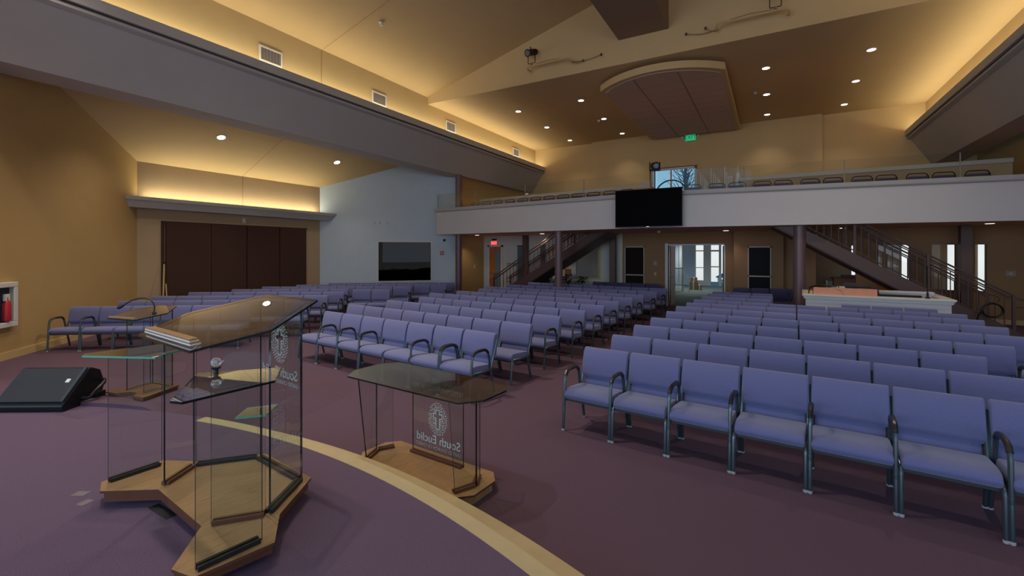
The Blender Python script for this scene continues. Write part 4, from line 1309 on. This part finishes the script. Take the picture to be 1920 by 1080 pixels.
# centre block
MM = [((-7.45, 5.84), (-3.30, 5.38), 7), ((-8.01, 6.88), (-3.23, 6.33), 8), ((-7.92, 7.93), (-3.19, 7.37), 8), ((-7.76, 8.90), (-3.09, 8.34), 8), ((-8.31, 9.95), (-3.04, 9.32), 9),
      ((-8.05, 10.86), (-3.00, 10.26), 9), ((-7.93, 11.84), (-2.95, 11.26), 9), ((-8.23, 12.72), (-2.89, 12.12), 10), ((-8.06, 13.86), (-2.82, 13.38), 9), ((-7.95, 15.22), (-2.79, 14.65), 9)]
for k, (p0, p1, n) in enumerate(MM):
    arms = ['', 'lr', 'r', '', '', 'lr', 'lr'] if k == 0 else [''] * (n - 1) + ['' if k == 1 else 'r']
    ff = 'lavender chair in the %s row left of the aisle, ' % ORD[k] + '%s from the aisle'
    chair_row(p0, p1, n, ff, 'lavender chairs left of the aisle', True, arms, k < 1)
# angled left block
LL = [((-12.65, 3.69), pt((-12.65, 3.69), 35, .598 * 6), 6), ((-13.14, 4.66), (-9.63, 7.14), 7), ((-13.88, 5.60), (-10.14, 8.05), 7), ((-14.32, 6.67), (-10.62, 8.98), 7), ((-14.31, 7.85), pt((-14.31, 7.85), 33.5, .585 * 6), 6),
      ((-14.55, 8.95), (-10.38, 11.50), 8), ((-14.37, 10.06), (-9.98, 12.88), 9), ((-14.09, 11.16), (-10.28, 13.76), 8)]
for k, (p0, p1, n) in enumerate(LL):
    arms = ['lr', '', '', '', '', ''] if k == 0 else [''] * (n - 1) + ['r']
    ff = 'lavender chair in the %s row of the angled left block, ' % ORD[k] + '%s from the left'
    chair_row(p0, p1, n, ff, 'lavender chairs in the left block', False, arms, k < 1)
chair_row((-11.10, 9.68), (-10.10, 10.26), 2, 'lavender chair pulled forward at the left block right end, %s of two', 'lavender chairs pulled forward')
# dark chairs along the back wall
chair_row((-5.98, 16.85), (-3.40, 16.62), 5, 'dark chair against the back wall left of the main doorway, %s from left', 'dark chairs along the back wall', dark=True)
chair_row((-1.06, 16.23), (0.99, 16.40), 4, 'dark chair against the back wall right of the main doorway, %s from left', 'dark chairs along the back wall', dark=True)

# ------------------------------------------------------------------ glass furniture on and before the stage
def pane(parent, p, q, z0, z1, name='glass_panel', t=0.012, z1b=None, q1=None, p1=None):
    """upright pane between local points p and q; material 1 on the narrow sides"""
    p, q = Vector(p), Vector(q)
    pt_, qt_ = Vector(p1) if p1 else p, Vector(q1) if q1 else q
    z1b = z1 if z1b is None else z1b
    d = (q - p).normalized(); n = Vector((-d.y, d.x)) * t / 2
    b = B()
    vs = [(*(p - n), z0), (*(q - n), z0), (*(q + n), z0), (*(p + n), z0), (*(pt_ - n), z1), (*(qt_ - n), z1b), (*(qt_ + n), z1b), (*(pt_ + n), z1)]
    b.add(vs, [(0, 1, 5, 4), (2, 3, 7, 6)], 0)
    k = len(b.v) - 8
    for f in ((3, 2, 1, 0), (4, 5, 6, 7), (1, 2, 6, 5), (3, 0, 4, 7)):
        b.f.append(tuple(i + k for i in f)); b.m.append(1)
    return b.build(name, [M['glass'], M['edge']], parent)


def slab(parent, poly, zf, t=0.012, name='glass_top', edge='edge', m='glasstop'):
    b = B()
    f0 = zf if callable(zf) else (lambda p: zf)
    b.prism(poly, lambda p: f0(p), lambda p: f0(p) + t, 0, 1)
    return b.build(name, [M[m], M[edge]], parent)


def cleat(parent, p, q, z, m='woodedge', w=0.018, h=0.022):
    p, q = Vector(p), Vector(q)
    d = (q - p).normalized(); n = Vector((-d.y, d.x))
    b = B()
    for s in (-1, 1):
        o_ = n * s * 0.016
        b.prism([p + o_ - n * w / 2, q + o_ - n * w / 2, q + o_ + n * w / 2, p + o_ + n * w / 2], z, z + h)
    return b.build('glass_channel', M[m], parent)


def emblem(parent, cx_, y, cz, a=0.115, b_=0.155, seed=4):
    """oval of etched squares round an open cross"""
    rng = random.Random(seed)
    b = B()
    pts = []
    tries = 0
    sc = b_ / 0.155
    while tries < 6000 and len(pts) < 260:
        tries += 1
        x, z = rng.uniform(-a, a), rng.uniform(-b_, b_)
        rr = sqrt((x / a) ** 2 + (z / b_) ** 2)
        if rr > 1:
            continue
        sz = (0.0030 + 0.0040 * rng.random() * (1.1 - 0.4 * rr)) * sc
        m_ = sz * 0.9
        if abs(x) < 0.017 * sc + m_ and -0.088 * sc - m_ < z < 0.082 * sc + m_:
            continue
        if abs(x) < 0.052 * sc + m_ and 0.012 * sc - m_ < z < 0.044 * sc + m_:
            continue
        if any((x - u_) ** 2 + (z - v_) ** 2 < ((sz + s_) * (1.12 + 0.75 * rr)) ** 2 for u_, v_, s_ in pts):
            continue
        pts.append((x, z, sz))
    for x, z, s_ in pts:
        b.box(cx_ + x - s_, y - 0.0006, cz + z - s_, cx_ + x + s_, y + 0.0006, cz + z + s_)
    # outline of the cross
    def rect(x0, z0, x1, z1):
        b.box(cx_ + x0 * sc, y - 0.0006, cz + z0 * sc, cx_ + x1 * sc, y + 0.0006, cz + z1 * sc)
    w = 0.005
    for s in (-1, 1):
        rect(min(s * .017, s * (.017 + w)), -.088, max(s * .017, s * (.017 + w)), .012)
        rect(min(s * .017, s * (.017 + w)), .044, max(s * .017, s * (.017 + w)), .082)
        rect(min(s * .017, s * .052), .044, max(s * .017, s * .052), .044 + w)
        rect(min(s * .017, s * .052), .012 - w, max(s * .017, s * .052), .012)
        rect(min(s * .052, s * (.052 + w)), .012 - w, max(s * .052, s * (.052 + w)), .044 + w)
    rect(-.017 - w, .082, .017 + w, .082 + w)
    rect(-.017 - w, -.088 - w, .017 + w, -.088)
    return b.build('etched_emblem', M['etch'], parent)


def caster(parent, x, y, h=0.035):
    b = B(); b.lathe([(0.016, -0.012), (0.016, 0.012)], (x, y, 0.016), 12, axis=(1, 0, 0)); b.box(x - 0.014, y - 0.012, 0.012, x + 0.014, y + 0.012, h)
    return b.build('caster', M['steel'], parent)


# ---- main pulpit
SZ = 0.301
P = thing('glass_pulpit', 'large clear glass pulpit on a winged oak base, nearest on the stage', 'pulpit', (-3.06, 2.07, SZ), R(-6.2))
half = [(0.32, 0.0), (0.58, -0.35), (0.82, -0.50), (0.77, -0.86), (0.62, -0.90), (0.34, -0.67)]
poly = half + [(-x, y) for x, y in half[::-1]]
ins = [(x * 0.965, (y + 0.45) * 0.965 - 0.45) for x, y in poly]
b = B(); b.prism(ins, 0.035, 0.088); b.build('base_plinth', M['woodedge'], P)
b = B(); b.prism(poly, 0.088, 0.104, 0, 1); b.build('base_board', [M['wood'], M['woodedge']], P)
for x, y in ((0.70, -0.82), (-0.70, -0.82), (0.28, -0.08), (-0.28, -0.08), (0.72, -0.52), (-0.72, -0.52)):
    caster(P, x, y)
zt = lambda y: 1.600 - 0.301 + 0.26 * y
ztop = lambda p: zt(p.y) if hasattr(p, 'y') else zt(p[1])
pane(P, (-0.285, -0.05), (0.285, -0.05), 0.11, zt(-0.05), 'front_panel')
for s in (-1, 1):
    pane(P, (s * 0.30, -0.062), (s * 0.535, -0.385), 0.11, zt(-0.062), 'side_panel', z1b=zt(-0.385))
    pane(P, (s * 0.525, -0.405), (s * 0.365, -0.63), 0.11, zt(-0.405), 'inner_panel', z1b=zt(-0.63))
    pane(P, (s * 0.745, -0.53), (s * 0.725, -0.835), 0.11, 0.957, 'wing_panel')
    cleat(P, (s * 0.30, -0.075), (s * 0.52, -0.385), 0.105, 'armpad')
    cleat(P, (s * 0.52, -0.41), (s * 0.37, -0.625), 0.105)
    cleat(P, (s * 0.745, -0.545), (s * 0.727, -0.83), 0.105, 'armpad')
    w_ = [(s * x, y) for x, y in ((0.335, -0.69), (0.585, -0.345), (0.835, -0.505), (0.845, -0.93), (0.78, -0.955))]
    slab(P, w_, 0.959, name='wing_shelf', edge='edge_green' if s < 0 else 'edge')
cleat(P, (-0.27, -0.07), (0.27, -0.07), 0.105, 'armpad')
top = [(0.35, 0.03), (0.62, -0.42), (0.42, -0.755), (-0.42, -0.755), (-0.62, -0.42), (-0.35, 0.03)]
tz = lambda p: zt(p.y) + 0.002
slab(P, top, tz, 0.014, 'reading_top')
inn = [(x * 0.88, (y + 0.37) * 0.88 - 0.37) for x, y in top]
b = B()
for i in range(6):
    p, q = Vector(inn[i]), Vector(inn[(i + 1) % 6])
    b.tube([(p.x, p.y, zt(p.y) + 0.0165), (q.x, q.y, zt(q.y) + 0.0165)], 0.0016, 4)
b.build('bevel_line', M['woodedge'], P)
b = B()
for k, mi in enumerate((1, 0, 1, 0)):
    z = zt(-0.70) + 0.017 + 0.009 * k
    b.prism([(-0.37 + 0.004 * k, -0.735), (0.37 - 0.004 * k, -0.735), (0.35 - 0.004 * k, -0.675 - 0.004 * k), (-0.35 + 0.004 * k, -0.675 - 0.004 * k)], z, z + 0.0088, mi)
b.build('book_ledge', [M['wood'], M['white']], P)
slab(P, [(0.02, -0.36), (-0.12, -0.22), (-0.02, -0.056), (0.13, -0.21)], 0.545, name='inner_shelf', edge='edge_green')
emblem(P, -0.02, -0.0435, 1.005)
text_mesh('lettering', 'South Euclid', 0.098, M['etch'], P, (-0.025, -0.0432, 0.755), (pi / 2, 0, pi))
text_mesh('small_lettering', 'UNITED CHURCH OF CHRIST', 0.039, M['etch_dim'], P, (-0.025, -0.0432, 0.705), (pi / 2, 0, pi))
t = thing('crystal_ball', 'little crystal ball on a dark stand on the pulpit wing shelf', 'ornament', (0, 0, 0))
mw = Matrix.Translation((-3.06, 2.07, SZ)) @ Matrix.Rotation(R(-6.2), 4, 'Z')
t.location = mw @ Vector((0.415, -0.625, 0.972))
b = B(); b.lathe([(0.013, 0), (0.012, 0.018), (0.024, 0.026), (0.026, 0.032)], n=16); b.build('stand', M['black'], t, smooth=True)
b = B(); b.lathe([(0.002, -0.026)] + [(0.026 * cos(R(a_)), 0.026 * sin(R(a_))) for a_ in range(-75, 76, 15)] + [(0.002, 0.026)], (0, 0, 0.058), 20); b.build('ball', M['crystal'], t, smooth=True)

# ---- communion table in front of the steps
T = thing('communion_table', 'glass communion table with eight-sided top and oak base by the steps', 'table', (-2.64, 3.09, 0), R(-4.6))
oct_ = lambda a_, b2, c_, d_: [(a_, b2), (c_, d_), (c_, -d_), (a_, -b2), (-a_, -b2), (-c_, -d_), (-c_, d_), (-a_, b2)]
b = B(); b.prism(oct_(0.55, 0.225, 0.65, 0.12), 0.0, 0.066); b.build('base_plinth', M['wood'], T)
b = B(); b.prism(oct_(0.57, 0.245, 0.67, 0.135), 0.066, 0.082, 0, 1); b.build('base_board', [M['wood'], M['woodedge']], T)
TZ = 0.824
slab(T, oct_(0.655, 0.31, 0.775, 0.15), TZ, 0.013, m='table_glass')
pane(T, (-0.31, 0.16), (0.31, 0.16), 0.085, TZ - 0.002, 'front_panel')
cleat(T, (-0.31, 0.145), (0.31, 0.145), 0.083)
for s in (-1, 1):
    pane(T, (s * 0.53, -0.20), (s * 0.60, -0.03), 0.085, TZ - 0.002, 'side_panel', p1=(s * 0.54, -0.28))
    pane(T, (s * 0.60, -0.022), (s * 0.53, 0.11), 0.085, TZ - 0.002, 'side_panel')
    cleat(T, (s * 0.515, -0.20), (s * 0.585, -0.03), 0.083)
    cleat(T, (s * 0.585, -0.02), (s * 0.515, 0.11), 0.083)
emblem(T, 0, 0.1675, 0.435, 0.115, 0.150)
text_mesh('lettering', 'South Euclid', 0.108, M['etch'], T, (0.0, 0.168, 0.205), (pi / 2, 0, pi))
text_mesh('small_lettering', 'UNITED CHURCH OF CHRIST', 0.042, M['etch_dim'], T, (0.0, 0.168, 0.152), (pi / 2, 0, pi))
text_mesh('upper_lettering', 'DO THIS IN', 0.062, M['etch_dim'], T, (0, 0.168, 0.755), (pi / 2, 0, pi))
text_mesh('upper_lettering', 'REMEMBRANCE OF ME', 0.062, M['etch_dim'], T, (0, 0.168, 0.685), (pi / 2, 0, pi))

# ---- small glass lectern with gooseneck microphone
Lc = thing('glass_lectern', 'small clear glass lectern on a wooden base, far left of the pulpit', 'lectern', (-6.20, 2.25, SZ), R(10.2))
base = [(-0.31, 0), (-0.14, 0.0), (-0.04, 0.09), (0.06, 0.09), (0.15, 0.0), (0.31, 0.0), (0.31, 0.07), (0.20, 0.46), (-0.20, 0.46), (-0.31, 0.07)]
b = B(); b.prism([(x * .95, (y - .23) * .95 + .23) for x, y in base], 0.03, 0.066); b.build('base_plinth', M['woodedge'], Lc)
b = B(); b.prism(base, 0.066, 0.082, 0, 1); b.build('base_board', [M['dark_wood'], M['woodedge']], Lc)
for x, y in ((0.24, 0.04), (-0.24, 0.04), (0.15, 0.40), (-0.15, 0.40)):
    caster(Lc, x, y, 0.03)
lz = lambda y: 0.905 + 0.20 * y
pane(Lc, (-0.17, 0.40), (0.17, 0.40), 0.085, lz(0.40), 'front_panel')
for s in (-1, 1):
    pane(Lc, (s * 0.14, 0.11), (s * 0.185, 0.385), 0.085, lz(0.11), 'side_panel', z1b=lz(0.385))
    cleat(Lc, (s * 0.14, 0.11), (s * 0.185, 0.385), 0.083, 'steel', 0.008, 0.012)
slab(Lc, [(-0.26, -0.02), (0.20, -0.02), (0.33, 0.24), (0.14, 0.47), (-0.14, 0.47), (-0.33, 0.24)], lambda p: lz(p.y) + 0.002, 0.012, 'reading_top')
b = B(); b.prism([(-0.24, -0.012), (0.18, -0.012), (0.175, 0.012), (-0.235, 0.012)], lz(0) + 0.015, lz(0) + 0.032, 0); b.build('book_ledge', M['wood'], Lc)
t = thing('gooseneck_microphone', 'black gooseneck microphone arching left over the small glass lectern', 'microphone', (0, 0, 0))
mw2 = Matrix.Translation((-6.20, 2.25, SZ)) @ Matrix.Rotation(R(10.2), 4, 'Z')
q0 = mw2 @ Vector((0.17, 0.20, lz(0.20) + 0.015))
t.location = q0
cx_ = Vector((-0.869, -0.494, 0))
b = B(); b.lathe([(0.022, 0), (0.022, 0.012), (0.010, 0.02)], n=12); b.build('base', M['black'], t)
b = B(); b.tube([cx_ * u_ + Vector((0, 0, z_)) for u_, z_ in ((0, 0), (-0.005, 0.07), (0.01, 0.12), (0.05, 0.158), (0.11, 0.172), (0.18, 0.168), (0.25, 0.148), (0.31, 0.115), (0.35, 0.085))], 0.007, 8)
b.build('gooseneck', M['black'], t, smooth=True)
d_ = (cx_ * 0.07 + Vector((0, 0, -0.03))).normalized()
b = B(); b.lathe([(0.010, 0), (0.014, 0.01), (0.014, 0.02), (0.018, 0.03), (0.018, 0.065), (0.010, 0.075)], cx_ * 0.345 + Vector((0, 0, 0.088)), 12, axis=tuple(d_)); b.build('capsule', M['black'], t, smooth=True)

# ---- wedge monitor loudspeaker
t = thing('stage_monitor', 'black wedge stage monitor speaker on the carpet, cut by the left edge', 'speaker', (-6.36, 1.80, SZ), R(31))
prof = [(0.0, 0.0), (-0.015, 0.055), (0.0, 0.075), (0.30, 0.375), (0.33, 0.38), (0.44, 0.33), (0.50, 0.16), (0.42, 0.0)]
b = B(); b.extrude(prof, 'x', -0.72, 0.0); b.build('cabinet', M['black'], t, bevel=0.012)
b = B(); b.extrude([(0.012, 0.098), (0.002, 0.106), (0.278, 0.382), (0.288, 0.374)], 'x', -0.69, -0.045); b.build('grille', M['grille'], t)
b = B(); b.extrude([(0.012, 0.096), (0.0, 0.108), (0.285, 0.393), (0.295, 0.382)], 'x', -0.045, -0.012); b.build('end_trim', mat('blue_grey_plastic', (0.035, 0.05, 0.065), 0.4), t)
b = B(); b.extrude([(0.158, 0.258), (0.153, 0.263), (0.183, 0.293), (0.188, 0.288)], 'x', -0.13, -0.09); b.build('badge', M['white'], t)
b = B(); b.tube([(0.005, 0.20, 0.08), (0.07, 0.22, 0.08), (0.09, 0.26, 0.13), (0.09, 0.38, 0.20), (0.06, 0.42, 0.22), (0.005, 0.43, 0.22)], 0.018, 8); b.build('handle', M['black'], t, smooth=True)
b = B(); b.box(-0.02, 0.33, 0.0, 0.05, 0.45, 0.10); b.build('side_foot', M['black'], t, bevel=0.01)

# ---- tape on the stage carpet
for x, y, rz, w, h, m, nm, lb in ((-3.37, 1.42, -0.02, 0.125, 0.030, 'tape', 'tape_strip', 'strip of black tape on the carpet beside the pulpit base'),
                              (-4.10, 1.25, 0.5, 0.045, 0.03, 'cleartape', 'tape_scrap', 'pale scrap of clear tape on the carpet, the farther of two'),
                              (-3.93, 1.22, 0.2, 0.03, 0.035, 'cleartape', 'tape_scrap', 'pale scrap of clear tape on the carpet, nearer the pulpit')):
    b = B(); b.box(-w, -h, 0, w, h, 0.0015)
    o = b.build(nm, M[m]); o.location = (x, y, 0.3005); o.rotation_euler = (0, 0, rz)
    tag(o, lb, 'tape', 'tape scraps' if nm == 'tape_scrap' else None)
